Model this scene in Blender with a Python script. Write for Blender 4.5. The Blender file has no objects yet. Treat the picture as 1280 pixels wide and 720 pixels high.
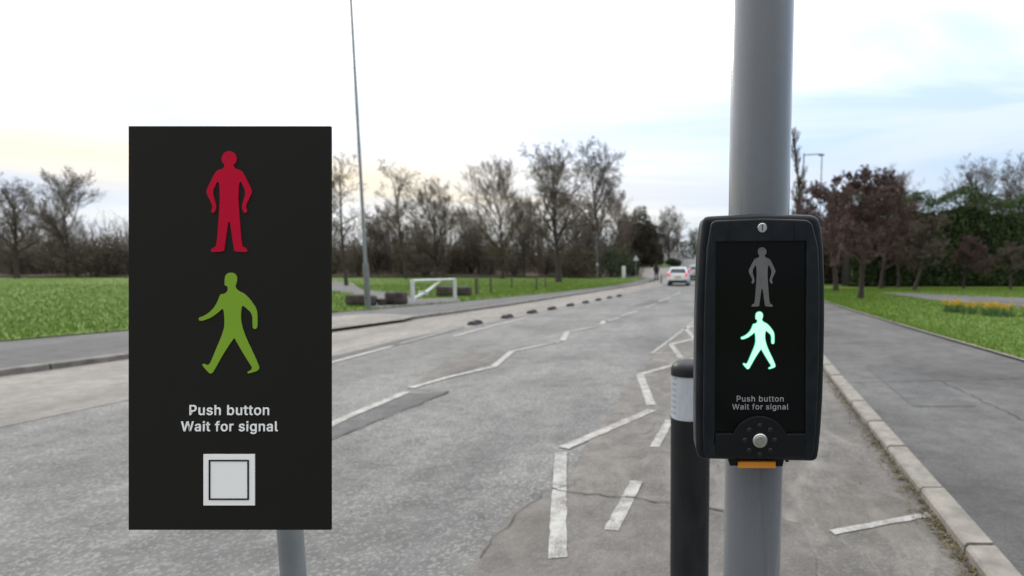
import bpy, bmesh, math, random
from mathutils import Vector, Matrix, noise
R = math.radians
rng = random.Random(7)

# ------------------------------------------------------------------ camera
scn = bpy.context.scene
COL = scn.collection
CAM_H, PITCH, F = 1.35, R(6.1), 690.0
cd = bpy.data.cameras.new('camera')
cam = bpy.data.objects.new('camera', cd); COL.objects.link(cam)
cam.location = (0, 0, CAM_H)
cam.rotation_euler = (R(90) - PITCH, 0, 0)
cd.sensor_width = 36.0
cd.lens = F / 1280 * 36
cd.shift_x = (640 - 819) / 1280
cd.shift_y = (410 - 360) / 1280
cd.clip_start = 0.05
cd.clip_end = 3000
cd.dof.use_dof = True
cd.dof.focus_distance = 0.98
cd.dof.aperture_fstop = 3.8
scn.camera = cam

# ------------------------------------------------------------------ sky, sun, exposure
SUN_EL, SUN_AZ = R(28), R(-32)          # azimuth from +Y, negative = to the left
w = bpy.data.worlds.new('World'); scn.world = w; w.use_nodes = True
nt = w.node_tree; nt.nodes.clear()
def N(tree, typ, **kw):
    n = tree.nodes.new(typ)
    for k, v in kw.items():
        if k in n.inputs: n.inputs[k].default_value = v
        else: setattr(n, k, v)
    return n
def math_(tree, op, a, b=None, c=None, clamp=False):
    n = tree.nodes.new('ShaderNodeMath'); n.operation = op; n.use_clamp = clamp
    for i, v in enumerate((a, b, c)):
        if v is None: continue
        if isinstance(v, (int, float)): n.inputs[i].default_value = v
        else: tree.links.new(v, n.inputs[i])
    return n.outputs[0]
def ramp(tree, fac, stops):
    n = tree.nodes.new('ShaderNodeValToRGB')
    el = n.color_ramp.elements
    while len(el) < len(stops): el.new(0.5)
    for e, (p, c) in zip(el, stops):
        e.position = p; e.color = (*c, 1) if len(c) == 3 else c
    tree.links.new(fac, n.inputs[0]); return n.outputs[0]
def mixc(tree, fac, a, b, blend='MIX'):
    n = tree.nodes.new('ShaderNodeMix'); n.data_type = 'RGBA'; n.blend_type = blend
    for sock, v in ((n.inputs[0], fac), (n.inputs[6], a), (n.inputs[7], b)):
        if isinstance(v, (int, float)): sock.default_value = v
        elif isinstance(v, tuple): sock.default_value = (*v, 1) if len(v) == 3 else v
        else: tree.links.new(v, sock)
    return n.outputs[2]
out = N(nt, 'ShaderNodeOutputWorld'); bg = N(nt, 'ShaderNodeBackground', Strength=0.1)
nt.links.new(bg.outputs[0], out.inputs[0])
sky = N(nt, 'ShaderNodeTexSky'); sky.sky_type = 'NISHITA'; sky.sun_disc = False
sky.sun_elevation = SUN_EL; sky.sun_rotation = SUN_AZ
tc = N(nt, 'ShaderNodeTexCoord'); sp = N(nt, 'ShaderNodeSeparateXYZ')
nt.links.new(tc.outputs['Generated'], sp.inputs[0])
X, Y, Z = sp.outputs
zc = math_(nt, 'MAXIMUM', Z, 0.0)
den = math_(nt, 'ADD', zc, 0.16)
cb = N(nt, 'ShaderNodeCombineXYZ')
nt.links.new(math_(nt, 'DIVIDE', X, den), cb.inputs[0]); nt.links.new(math_(nt, 'DIVIDE', Y, den), cb.inputs[1])
n1 = N(nt, 'ShaderNodeTexNoise', Scale=0.9, Detail=7.0, Roughness=0.55, Distortion=0.5)
mp = N(nt, 'ShaderNodeMapping'); mp.inputs['Scale'].default_value = (0.55, 1.5, 1); mp.inputs['Location'].default_value = (2.3, 0.4, 0)
nt.links.new(cb.outputs[0], mp.inputs[0]); nt.links.new(mp.outputs[0], n1.inputs['Vector'])
# weather: whiter to the left and overhead, blue-grey sheets to the right
bias = math_(nt, 'MULTIPLY', X, -0.38)
bias = math_(nt, 'ADD', bias, math_(nt, 'MULTIPLY', zc, 0.95))
cf = math_(nt, 'ADD', n1.outputs['Fac'], bias)
cover = ramp(nt, cf, [(0.50, (0, 0, 0)), (0.90, (1, 1, 1))])
blue = mixc(nt, 0.75, sky.outputs[0], (4.7, 5.8, 7.4))
white = (9.0, 9.2, 9.45)
col = mixc(nt, cover, blue, white)
n3 = N(nt, 'ShaderNodeTexNoise', Scale=1.7, Detail=6.0, Roughness=0.55, Distortion=0.4)
mp3 = N(nt, 'ShaderNodeMapping'); mp3.inputs['Scale'].default_value = (0.9, 0.9, 7.5); mp3.inputs['Location'].default_value = (0.7, 1.9, 0.2)
nt.links.new(tc.outputs['Generated'], mp3.inputs[0]); nt.links.new(mp3.outputs[0], n3.inputs['Vector'])
low = ramp(nt, Z, [(0.02, (0.5, 0.5, 0.5)), (0.09, (1, 1, 1)), (0.22, (0.9, 0.9, 0.9)), (0.36, (0, 0, 0))])
lay = math_(nt, 'MULTIPLY', low, ramp(nt, n3.outputs['Fac'], [(0.42, (0, 0, 0)), (0.60, (1, 1, 1))]))
col = mixc(nt, math_(nt, 'MULTIPLY', lay, 0.85), col, (5.5, 6.15, 7.2))
# warm break in the cloud low in the sky, towards the sun
n2 = N(nt, 'ShaderNodeTexNoise', Scale=1.4, Detail=4.0)
mp2 = N(nt, 'ShaderNodeMapping'); mp2.inputs['Scale'].default_value = (0.5, 0.8, 9); nt.links.new(tc.outputs['Generated'], mp2.inputs[0]); nt.links.new(mp2.outputs[0], n2.inputs['Vector'])
band = math_(nt, 'SUBTRACT', 1.0, math_(nt, 'MULTIPLY', math_(nt, 'ABSOLUTE', math_(nt, 'SUBTRACT', Z, 0.12)), 14.0), clamp=True)
side = math_(nt, 'MULTIPLY_ADD', X, -1.6, 0.45, clamp=True)
wf = math_(nt, 'MULTIPLY', math_(nt, 'MULTIPLY', band, side), ramp(nt, n2.outputs['Fac'], [(0.36, (0, 0, 0)), (0.56, (1, 1, 1))]))
col = mixc(nt, wf, col, (9.6, 7.9, 5.2))
# overcast sky: brighter towards the zenith
zen = math_(nt, 'MULTIPLY_ADD', zc, 1.7, 0.93)
# sky dimmed behind the camera, out of view, so faces turned that way stay dark
zen = math_(nt, 'MULTIPLY', zen, ramp(nt, math_(nt, 'MULTIPLY_ADD', Y, 0.5, 0.5), [(0.1, (0.40, 0.41, 0.44)), (0.62, (1, 1, 1))]))
vs = nt.nodes.new('ShaderNodeVectorMath'); vs.operation = 'SCALE'
nt.links.new(col, vs.inputs[0]); nt.links.new(zen, vs.inputs['Scale'])
nt.links.new(vs.outputs[0], bg.inputs[0])

sd = bpy.data.lights.new('sun', 'SUN'); sd.energy = 0.9; sd.angle = R(18); sd.color = (1.0, 0.93, 0.82)
sun = bpy.data.objects.new('sun', sd); COL.objects.link(sun)
sdir = Vector((math.sin(SUN_AZ) * math.cos(SUN_EL), math.cos(SUN_AZ) * math.cos(SUN_EL), math.sin(SUN_EL)))
sun.rotation_euler = (-sdir).to_track_quat('-Z', 'Y').to_euler()
vsn = scn.view_settings
vsn.view_transform = 'Standard'; vsn.look = 'None'; vsn.gamma = 1; vsn.exposure = 0.28; vsn.use_curve_mapping = False

# ------------------------------------------------------------------ helpers
CP, SP = math.cos(PITCH), math.sin(PITCH)
def ray(px, py):
    dx, dy = px - 819, 410 - py
    return Vector((dx, F * CP + dy * SP, -F * SP + dy * CP))
def gp(px, py, z=0.0):                   # a point of the photograph on level ground
    d = ray(px, py); t = (z - CAM_H) / d.z
    return Vector((d.x * t, d.y * t, z))
def P(px, py, y):                        # ... on an upright plane y metres ahead
    d = ray(px, py); t = y / d.y
    return Vector((d.x * t, y, CAM_H + d.z * t))
def gz(y):                               # the land rises gently beyond the crossing
    if y < 45: return 0.0
    if y < 62: return 0.0015 * (y - 45) ** 2
    if y < 120: return 0.4335 + 0.05 * (y - 62)
    return 3.3335 + 0.02 * (y - 120)

def mesh_obj(name, verts, faces, m, parent=None, smooth=False):
    me = bpy.data.meshes.new(name); me.from_pydata([tuple(v) for v in verts], [], faces); me.update()
    if m is not None: me.materials.append(m)
    if smooth:
        for p in me.polygons: p.use_smooth = True
    o = bpy.data.objects.new(name, me); COL.objects.link(o)
    if parent: o.parent = parent
    return o
def tag(o, label=None, cat=None, group=None, kind=None):
    if label: o['label'] = label
    if cat: o['category'] = cat
    if group: o['group'] = group
    if kind: o['kind'] = kind
    return o
def thing(name, label, cat, loc=(0, 0, 0), rz=0, group=None):
    o = bpy.data.objects.new(name, None); COL.objects.link(o)
    o.location = loc; o.rotation_euler = (0, 0, rz); o.empty_display_size = 0.2
    return tag(o, label, cat, group)
def copy_tree(o, parent=None):
    c = o.copy(); COL.objects.link(c)
    if parent: c.parent = parent
    for ch in list(o.children): copy_tree(ch, c)
    return c
class MB:
    def __init__(s): s.v = []; s.f = []
    def box(s, c, d, rz=0, taper=1.0):
        b = len(s.v); cx, cy, cz = c; hx, hy, hz = d[0] / 2, d[1] / 2, d[2] / 2
        cr, sr = math.cos(rz), math.sin(rz)
        for k, t in ((-1, 1.0), (1, taper)):
            for i, j in ((-1, -1), (1, -1), (1, 1), (-1, 1)):
                x, y = i * hx * t, j * hy * t
                s.v.append((cx + x * cr - y * sr, cy + x * sr + y * cr, cz + k * hz))
        s.f += [(b, b+3, b+2, b+1), (b+4, b+5, b+6, b+7)] + [(b+i, b+(i+1) % 4, b+4+(i+1) % 4, b+4+i) for i in range(4)]
        return s
    def tube(s, pts, rad, n=8, cap=True):
        pts = [Vector(p) for p in pts]; b = len(s.v)
        rad = rad if isinstance(rad, (list, tuple)) else [rad] * len(pts)
        up = None
        for i, p in enumerate(pts):
            t = (pts[min(i + 1, len(pts) - 1)] - pts[max(i - 1, 0)]).normalized()
            if up is None: up = Vector((1, 0, 0)) if abs(t.x) < 0.8 else Vector((0, 1, 0))
            a = t.cross(up).normalized(); bb = t.cross(a)
            up = bb.cross(t) if False else up
            for k in range(n):
                q = 2 * math.pi * k / n
                s.v.append(tuple(p + (a * math.cos(q) + bb * math.sin(q)) * rad[i]))
        for i in range(len(pts) - 1):
            for k in range(n):
                s.f.append((b+i*n+k, b+i*n+(k+1) % n, b+(i+1)*n+(k+1) % n, b+(i+1)*n+k))
        if cap:
            s.f.append(tuple(b + k for k in range(n))[::-1]); e = b + (len(pts) - 1) * n
            s.f.append(tuple(e + k for k in range(n)))
        return s
    def lathe(s, prof, n=32, c=(0, 0, 0)):
        b = len(s.v)
        for r, z in prof:
            for k in range(n):
                q = 2 * math.pi * k / n
                s.v.append((c[0] + r * math.cos(q), c[1] + r * math.sin(q), c[2] + z))
        for i in range(len(prof) - 1):
            for k in range(n):
                s.f.append((b+i*n+k, b+i*n+(k+1) % n, b+(i+1)*n+(k+1) % n, b+(i+1)*n+k))
        s.f.append(tuple(b + k for k in range(n))[::-1]); e = b + (len(prof) - 1) * n
        s.f.append(tuple(e + k for k in range(n)))
        return s
    def build(s, name, m, parent=None, smooth=False, bevel=0):
        o = mesh_obj(name, s.v, s.f, m, parent, smooth)
        if smooth:
            o.data.set_sharp_from_angle(angle=R(40))
        if bevel:
            bv = o.modifiers.new('bevel', 'BEVEL'); bv.width = bevel; bv.segments = 3; bv.limit_method = 'ANGLE'
        return o
def sheet_curve(name, splines, y0, depth, m, parent=None, bevel=0.0, res=3, smooth=True):
    """filled outline(s) (x, z) pushed back in +y from y0, first face at y0; holes allowed"""
    cu = bpy.data.curves.new(name, 'CURVE'); cu.dimensions = '2D'; cu.fill_mode = 'BOTH'
    cu.extrude = max(depth / 2 - bevel, 0.00005); cu.bevel_depth = bevel; cu.bevel_resolution = res; cu.offset = -bevel
    for pts in splines:
        sp_ = cu.splines.new('POLY'); sp_.points.add(len(pts) - 1); sp_.use_cyclic_u = True
        for q, (x, z) in zip(sp_.points, pts): q.co = (x, z, 0, 1)
    o = bpy.data.objects.new(name, cu); COL.objects.link(o)
    dg = bpy.context.evaluated_depsgraph_get()
    me = bpy.data.meshes.new_from_object(o.evaluated_get(dg)); me.name = name
    bpy.data.objects.remove(o); bpy.data.curves.remove(cu)
    me.transform(Matrix.Translation((0, y0 + depth / 2, 0)) @ Matrix.Rotation(R(90), 4, 'X'))
    me.materials.clear(); me.materials.append(m)
    if smooth:
        for p in me.polygons: p.use_smooth = True
        me.set_sharp_from_angle(angle=R(35))
    o = bpy.data.objects.new(name, me); COL.objects.link(o)
    if parent: o.parent = parent
    return o
try:
    FONT = bpy.data.fonts.load(bpy.utils.system_resource('DATAFILES', path='fonts') + '/Inter.woff2')
except Exception:
    FONT = None
def text_mesh(name, body, width, cx, z, y, m, parent, bold=0.0, spacing=1.0, thick=0.0006):
    cu = bpy.data.curves.new(name, 'FONT'); cu.body = body; cu.size = 1; cu.font = FONT or cu.font; cu.align_x = 'CENTER'
    cu.space_character = spacing; cu.offset = bold; cu.extrude = 0.001
    o = bpy.data.objects.new(name, cu); COL.objects.link(o)
    dg = bpy.context.evaluated_depsgraph_get()
    me = bpy.data.meshes.new_from_object(o.evaluated_get(dg)); me.name = name
    bpy.data.objects.remove(o)
    xs = [v.co.x for v in me.vertices]; s = width / (max(xs) - min(xs)); mx = (max(xs) + min(xs)) / 2
    for v in me.vertices:
        v.co = ((v.co.x - mx) * s + cx, y - (thick if v.co.z > 0 else 0), v.co.y * s + z)
    me.materials.clear(); me.materials.append(m)
    o = bpy.data.objects.new(name, me); COL.objects.link(o); o.parent = parent
    return o

# ------------------------------------------------------------------ materials
def mat(name, base, rough=0.6, var=0.25, scale=8.0, bump=0.0, bscale=None, metal=0.0, spec=0.5, emit=None, estr=0.0, detail=4.0, coord='Object', tint=None, wear=0.0, stretch=(1, 1, 0.15), wscale=22.0):
    m = bpy.data.materials.new(name); m.use_nodes = True; t = m.node_tree
    bs = t.nodes['Principled BSDF']
    c = t.nodes.new('ShaderNodeTexCoord')
    n = N(t, 'ShaderNodeTexNoise', Scale=scale, Detail=detail, Roughness=0.6); t.links.new(c.outputs[coord], n.inputs['Vector'])
    lo = tuple(x * (1 - var) for x in base); hi = tuple(min(1, x * (1 + var)) for x in base)
    if tint: hi = tint
    t.links.new(ramp(t, n.outputs['Fac'], [(0.3, lo), (0.7, hi)]), bs.inputs['Base Color'])
    bs.inputs['Roughness'].default_value = rough; bs.inputs['Metallic'].default_value = metal
    bs.inputs['Specular IOR Level'].default_value = spec
    if bump:
        nb = N(t, 'ShaderNodeTexNoise', Scale=bscale or scale * 6, Detail=5.0); t.links.new(c.outputs[coord], nb.inputs['Vector'])
        b = N(t, 'ShaderNodeBump', Strength=bump, Distance=0.01); t.links.new(nb.outputs['Fac'], b.inputs['Height']); t.links.new(b.outputs[0], bs.inputs['Normal'])
    if wear:                                   # streaks of grime and scuffed gloss
        mw = N(t, 'ShaderNodeMapping'); mw.inputs['Scale'].default_value = stretch; t.links.new(c.outputs[coord], mw.inputs[0])
        nw = N(t, 'ShaderNodeTexNoise', Scale=wscale, Detail=9.0, Roughness=0.7, Distortion=0.3); t.links.new(mw.outputs[0], nw.inputs['Vector'])
        t.links.new(ramp(t, nw.outputs['Fac'], [(0.3, (rough * 0.72,) * 3), (0.7, (min(1, rough * 1.45),) * 3)]), bs.inputs['Roughness'])
        src = bs.inputs['Base Color'].links[0].from_socket
        nk = N(t, 'ShaderNodeTexNoise', Scale=wscale * 4, Detail=8.0, Roughness=0.8); t.links.new(mw.outputs[0], nk.inputs['Vector'])
        w1 = mixc(t, math_(t, 'MULTIPLY', ramp(t, nw.outputs['Fac'], [(0.45, (0, 0, 0)), (0.75, (1, 1, 1))]), wear), src, (0.16, 0.15, 0.135))
        w2 = mixc(t, math_(t, 'MULTIPLY', ramp(t, nk.outputs['Fac'], [(0.68, (0, 0, 0)), (0.74, (1, 1, 1))]), wear), w1, (0.22, 0.215, 0.2))
        t.links.new(w2, bs.inputs['Base Color'])
    if emit:
        bs.inputs['Emission Color'].default_value = (*emit, 1); bs.inputs['Emission Strength'].default_value = estr
    return m

def asphalt(name, base, speck, warm=None, speck_amt=0.5, streak=0.0, patch=0.25, rough=0.85):
    """old tarmac: fine aggregate, wheel-worn patches, stains"""
    m = bpy.data.materials.new(name); m.use_nodes = True; t = m.node_tree; bs = t.nodes['Principled BSDF']
    c = t.nodes.new('ShaderNodeTexCoord'); ob = c.outputs['Object']
    big = N(t, 'ShaderNodeTexNoise', Scale=0.55, Detail=6.0, Roughness=0.6, Distortion=0.6); t.links.new(ob, big.inputs['Vector'])
    mid = N(t, 'ShaderNodeTexNoise', Scale=5.0, Detail=5.0, Roughness=0.65); t.links.new(ob, mid.inputs['Vector'])
    vo = N(t, 'ShaderNodeTexVoronoi', Scale=70.0); t.links.new(ob, vo.inputs['Vector'])
    fine = N(t, 'ShaderNodeTexNoise', Scale=150.0, Detail=3.0); t.links.new(ob, fine.inputs['Vector'])
    b2 = warm or tuple(x * (1 + patch) for x in base)
    col = mixc(t, ramp(t, big.outputs['Fac'], [(0.32, (0, 0, 0)), (0.68, (1, 1, 1))]), tuple(x * (1 - patch) for x in base), b2)
    col = mixc(t, 0.7, col, ramp(t, mid.outputs['Fac'], [(0.25, (0.52,) * 3), (0.75, (1.48,) * 3)]), 'MULTIPLY')
    sep = t.nodes.new('ShaderNodeSeparateColor'); t.links.new(vo.outputs['Color'], sep.inputs[0])
    pick = ramp(t, sep.outputs[0], [(0.62, (0, 0, 0)), (0.9, (1, 1, 1))])
    area = ramp(t, big.outputs['Fac'], [(0.3, (0.25,) * 3), (0.65, (1, 1, 1))])
    f = math_(t, 'MULTIPLY', math_(t, 'MULTIPLY', pick, area), speck_amt)
    col = mixc(t, f, col, speck)
    trk = N(t, 'ShaderNodeMapping'); trk.inputs['Rotation'].default_value = (0, 0, R(9)); trk.inputs['Scale'].default_value = (1.3, 0.05, 1); t.links.new(ob, trk.inputs[0])
    tn = N(t, 'ShaderNodeTexNoise', Scale=1.0, Detail=3.0); t.links.new(trk.outputs[0], tn.inputs['Vector'])
    col = mixc(t, 0.8, col, ramp(t, tn.outputs['Fac'], [(0.3, (0.80,) * 3), (0.7, (1.16, 1.155, 1.14))]), 'MULTIPLY')
    dk = ramp(t, fine.outputs['Fac'], [(0.3, (0.55,) * 3), (0.6, (1.1,) * 3)])
    col = mixc(t, 0.6, col, dk, 'MULTIPLY')
    if streak:
        mpn = N(t, 'ShaderNodeMapping'); mpn.inputs['Scale'].default_value = (2.0, 0.75, 1); mpn.inputs['Rotation'].default_value = (0, 0, 0.55); t.links.new(ob, mpn.inputs[0])
        st = N(t, 'ShaderNodeTexNoise', Scale=1.6, Detail=7.0, Roughness=0.62, Distortion=1.6); t.links.new(mpn.outputs[0], st.inputs['Vector'])
        col = mixc(t, math_(t, 'MULTIPLY', ramp(t, st.outputs['Fac'], [(0.5, (0, 0, 0)), (0.72, (1, 1, 1))]), streak), col, tuple(x * 1.75 for x in base))
        st2 = N(t, 'ShaderNodeTexNoise', Scale=1.1, Detail=6.0, Distortion=0.9); t.links.new(ob, st2.inputs['Vector'])
        col = mixc(t, math_(t, 'MULTIPLY', ramp(t, st2.outputs['Fac'], [(0.56, (0, 0, 0)), (0.75, (1, 1, 1))]), 0.5), col, (0.10, 0.085, 0.068))
    t.links.new(col, bs.inputs['Base Color'])
    bs.inputs['Roughness'].default_value = rough; bs.inputs['Specular IOR Level'].default_value = 0.35
    h = math_(t, 'ADD', fine.outputs['Fac'], math_(t, 'MULTIPLY', vo.outputs['Distance'], -0.8))
    b = N(t, 'ShaderNodeBump', Strength=0.55, Distance=0.004); t.links.new(h, b.inputs['Height']); t.links.new(b.outputs[0], bs.inputs['Normal'])
    return m

def paint(name, under):
    m = bpy.data.materials.new(name); m.use_nodes = True; t = m.node_tree; bs = t.nodes['Principled BSDF']
    c = t.nodes.new('ShaderNodeTexCoord'); ob = c.outputs['Object']
    a = N(t, 'ShaderNodeTexNoise', Scale=7.0, Detail=8.0, Roughness=0.75); t.links.new(ob, a.inputs['Vector'])
    b_ = N(t, 'ShaderNodeTexNoise', Scale=110.0, Detail=3.0); t.links.new(ob, b_.inputs['Vector'])
    f = math_(t, 'ADD', math_(t, 'MULTIPLY', a.outputs['Fac'], 0.6), math_(t, 'MULTIPLY', b_.outputs['Fac'], 0.4))
    col = mixc(t, ramp(t, f, [(0.40, (0, 0, 0)), (0.56, (1, 1, 1))]), under, mixc(t, a.outputs['Fac'], (0.28, 0.27, 0.25), (0.46, 0.445, 0.42)))
    t.links.new(col, bs.inputs['Base Color']); bs.inputs['Roughness'].default_value = 0.75
    bm_ = N(t, 'ShaderNodeBump', Strength=0.4, Distance=0.003); t.links.new(b_.outputs['Fac'], bm_.inputs['Height']); t.links.new(bm_.outputs[0], bs.inputs['Normal'])
    return m

M = {}
M['road'] = asphalt('road_tarmac', (0.134, 0.132, 0.128), (0.38, 0.37, 0.355), speck_amt=0.55)
M['apron'] = asphalt('apron_tarmac', (0.134, 0.124, 0.113), (0.30, 0.28, 0.26), speck_amt=0.3, streak=0.75)
M['patch'] = asphalt('patch_tarmac', (0.085, 0.084, 0.083), (0.2, 0.2, 0.2), speck_amt=0.3)
M['patch_brown'] = asphalt('patch_brown_tarmac', (0.128, 0.118, 0.109), (0.25, 0.24, 0.23), speck_amt=0.3, streak=0.3)
M['cycle'] = asphalt('cycle_lane_surface', (0.205, 0.19, 0.172), (0.35, 0.33, 0.305), speck_amt=0.3, patch=0.15)
M['foot'] = asphalt('footway_tarmac', (0.098, 0.094, 0.092), (0.2, 0.195, 0.19), speck_amt=0.3, patch=0.28)
M['foot_far'] = asphalt('far_footway_tarmac', (0.088, 0.086, 0.088), (0.2, 0.19, 0.19), speck_amt=0.3, patch=0.14)
M['pale_foot'] = asphalt('pale_slabs', (0.20, 0.185, 0.165), (0.3, 0.28, 0.26), speck_amt=0.3, patch=0.12)
M['kerb'] = mat('kerb_stone', (0.215, 0.198, 0.172), 0.85, 0.3, 9, bump=0.5, bscale=70)
M['kerb_dark'] = mat('old_kerb_stone', (0.17, 0.155, 0.135), 0.85, 0.35, 6, bump=0.4)
M['paint'] = paint('road_paint', (0.14, 0.135, 0.13))
M['crack'] = mat('crack_tar', (0.045, 0.043, 0.04), 0.8, 0.4, 20)
M['soil'] = mat('soil', (0.075, 0.058, 0.038), 0.95, 0.4, 3, bump=0.5)
M['ground'] = mat('rough_ground', (0.075, 0.085, 0.035), 0.95, 0.4, 0.6)
def grass_mat(name, a, b, scale=0.35):
    m = bpy.data.materials.new(name); m.use_nodes = True; t = m.node_tree; bs = t.nodes['Principled BSDF']
    c = t.nodes.new('ShaderNodeTexCoord'); ob = c.outputs['Object']
    n = N(t, 'ShaderNodeTexNoise', Scale=scale, Detail=8.0, Roughness=0.7); t.links.new(ob, n.inputs['Vector'])
    n3 = N(t, 'ShaderNodeTexNoise', Scale=12.0, Detail=6.0, Roughness=0.75); t.links.new(ob, n3.inputs['Vector'])
    col = mixc(t, ramp(t, n.outputs['Fac'], [(0.3, (0, 0, 0)), (0.7, (1, 1, 1))]), a, b)
    col = mixc(t, 0.35, col, ramp(t, n3.outputs['Fac'], [(0.3, (0.55, 0.5, 0.5)), (0.7, (1.35, 1.3, 1.2))]), 'MULTIPLY')
    t.links.new(col, bs.inputs['Base Color']); bs.inputs['Roughness'].default_value = 0.8; bs.inputs['Specular IOR Level'].default_value = 0.2
    b = N(t, 'ShaderNodeBump', Strength=0.8, Distance=0.03); t.links.new(n3.outputs['Fac'], b.inputs['Height']); t.links.new(b.outputs[0], bs.inputs['Normal'])
    return m
M['lawn'] = grass_mat('lawn', (0.078, 0.140, 0.017), (0.112, 0.178, 0.025))
M['blade'] = grass_mat('grass_blade', (0.11, 0.195, 0.022), (0.155, 0.25, 0.038), 0.8)

# ------------------------------------------------------------------ the ground, road and pavements
YS = [-6, -3, 0, 2, 4, 6, 8, 10, 12.5, 15, 18, 21, 25, 30, 35, 40, 45, 52, 60, 70, 80, 92, 105, 120, 140, 165, 200, 240, 290]
def lerp_curve(pts):
    def f(y):
        if y <= pts[0][1]:
            (x0, y0), (x1, y1) = pts[0], pts[1]
        elif y >= pts[-1][1]:
            (x0, y0), (x1, y1) = pts[-2], pts[-1]
        else:
            for (x0, y0), (x1, y1) in zip(pts, pts[1:]):
                if y0 <= y <= y1: break
        return x0 + (x1 - x0) * (y - y0) / (y1 - y0)
    return f
centre = lerp_curve([(-3.55, 0), (-2.0, 10), (-0.3, 21), (0.75, 27), (3.1, 43), (5.1, 60), (7.2, 80), (9.0, 100), (12.4, 150), (15.5, 200), (20, 290)])
lkerb = lerp_curve([(-9.8, 0), (-7.0, 12.3), (-5.35, 20.5), (-4.1, 28.6), (-1.5, 45.3), (0.6, 60), (2.9, 80), (4.7, 100), (8.4, 150), (11.5, 200), (16, 290)])
rkerb = lerp_curve([(1.03, 0), (1.53, 2.9), (2.17, 6.82), (4.4, 20), (6.2, 30), (8.4, 43), (10.4, 60), (12.4, 80), (14.0, 100), (17, 150), (20, 200), (24.5, 290)])
apron_l = lerp_curve([(-0.62, -6), (-0.62, 3.3), (-0.05, 8.77), (1.01, 14.2), (3.3, 30), (4.9, 40), (9.5, 60), (13.5, 100)])
lgrass = lerp_curve([(-15.5, -2), (-9.3, 16.4), (-7.8, 20.8), (-5.6, 29.2), (-4.0, 38), (-2.6, 48), (-1.5, 56)])
rgrass = lerp_curve([(4.2, -4), (5.35, 9.4), (5.75, 13.5), (6.6, 20.8), (8.6, 32), (12, 50), (16, 80)])
def strip(name, fa, fb, z, m, ys=YS, nx=1):
    vs, fs = [], []
    for y in ys:
        for i in range(nx + 1):
            a, b = fa(y), fb(y); vs.append((a + (b - a) * i / nx, y, gz(y) + z))
    k = nx + 1
    for j in range(len(ys) - 1):
        for i in range(nx): fs.append((j*k+i, j*k+i+1, (j+1)*k+i+1, (j+1)*k+i))
    o = mesh_obj(name, vs, fs, m); return tag(o, kind='structure')
K = lambda c: (lambda y: c)
off = lambda f, d: (lambda y: f(y) + d)
gys = [-60, -20] + YS + [400, 600, 1200]
strip('ground', K(-900), K(900), -0.12, M['ground'], gys, 8)
strip('road', off(lkerb, -0.02), off(rkerb, 0.02), 0.0, M['road'], YS, 2)
near = [y for y in YS if y <= 60]
strip('apron', apron_l, off(rkerb, -0.01), 0.004, M['apron'], [y for y in YS if y <= 40])
edge_l = off(centre, -2.42)
strip('cycle_lane', off(lkerb, 0.0), off(edge_l, -0.35), 0.004, M['cycle'], near)
strip('left_footway', off(lgrass, -0.05), off(lkerb, -0.13), 0.075, M['foot_far'], near)
strip('right_footway', off(rkerb, 0.13), off(rgrass, 0.05), 0.058, M['foot'], YS)
strip('left_lawn', K(-220), lgrass, 0.095, M['lawn'], [y for y in YS if y <= 60], 6)
strip('right_lawn', rgrass, K(120), 0.082, M['lawn'], YS, 6)
strip('woodland_floor', K(-220), K(-1.5), 0.10, M['soil'], [62, 66, 70, 80, 92, 105, 120, 140], 6)
strip('side_road', K(-6), off(lkerb, -0.02), 0.05, M['cycle'], [59, 62, 66, 72, 80, 86])
strip('far_lawn', K(-8), off(lkerb, -1.6), 0.10, M['lawn'], [86.2, 92, 105, 120, 132])
strip('far_footway', off(lkerb, -1.6), off(lkerb, -0.02), 0.07, M['foot_far'], [86.2, 92, 105, 120, 140, 165, 200])

def flat(name, pts, z, m, kind='structure'):
    o = mesh_obj(name, [(p[0], p[1], gz(p[1]) + z) for p in pts], [tuple(range(len(pts)))], m)
    bm = bmesh.new(); bm.from_mesh(o.data); bmesh.ops.recalc_face_normals(bm, faces=bm.faces)
    for f in bm.faces:
        if f.normal.z < 0: f.normal_flip()
    bm.to_mesh(o.data); bm.free(); return tag(o, kind=kind)
def px(*pts, z=0): return [gp(a, b, z).xy for a, b in pts]
# pale slabs of the vehicle crossing at the left
flat('pale_pavement', px((330, 404), (429, 394), (480, 392), (523, 394.5), (505, 399), (429, 409), (330, 422), z=0.08), 0.079, M['pale_foot'])
GATE = px((400, 352), (440, 354), (452, 362), (500, 367), (520, 374), (572, 372), (575, 376.5), (470, 385), (455, 380), (440, 366), (400, 362), z=0.1)
flat('gate_path', GATE, 0.099, M['foot_far'])
RPATH = px((1100, 365), (1150, 366.5), (1215, 369.5), (1310, 373), (1310, 385), (1209, 379), (1155, 373), z=0.1)
flat('right_path', RPATH, 0.087, M['foot'])
# tarmac patches
flat('dark_patch', px((380, 456), (429, 443), (500, 425), (580, 408), (582, 410.5), (500, 431), (429, 449), (380, 463)), 0.008, M['patch'])
flat('centre_patch', px((380, 553), (429, 527), (512, 492), (562, 490.5), (545, 497), (500, 514), (429, 544), (380, 567)), 0.004, M['patch'])
flat('far_patch', px((790, 383.5), (812, 375), (838, 376), (835, 378.5), (815, 381)), 0.004, M['patch'])
flat('wide_patch', px((560, 449), (625, 437.5), (640, 440), (610, 455), (515, 482)), 0.004, M['patch_brown'])
flat('near_patch', px((688, 614), (740, 618), (833, 631), (900, 637), (1000, 655), (1020, 700), (1020, 760), (560, 760), (600, 692), (641, 640)), 0.008, M['patch_brown'])
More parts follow.
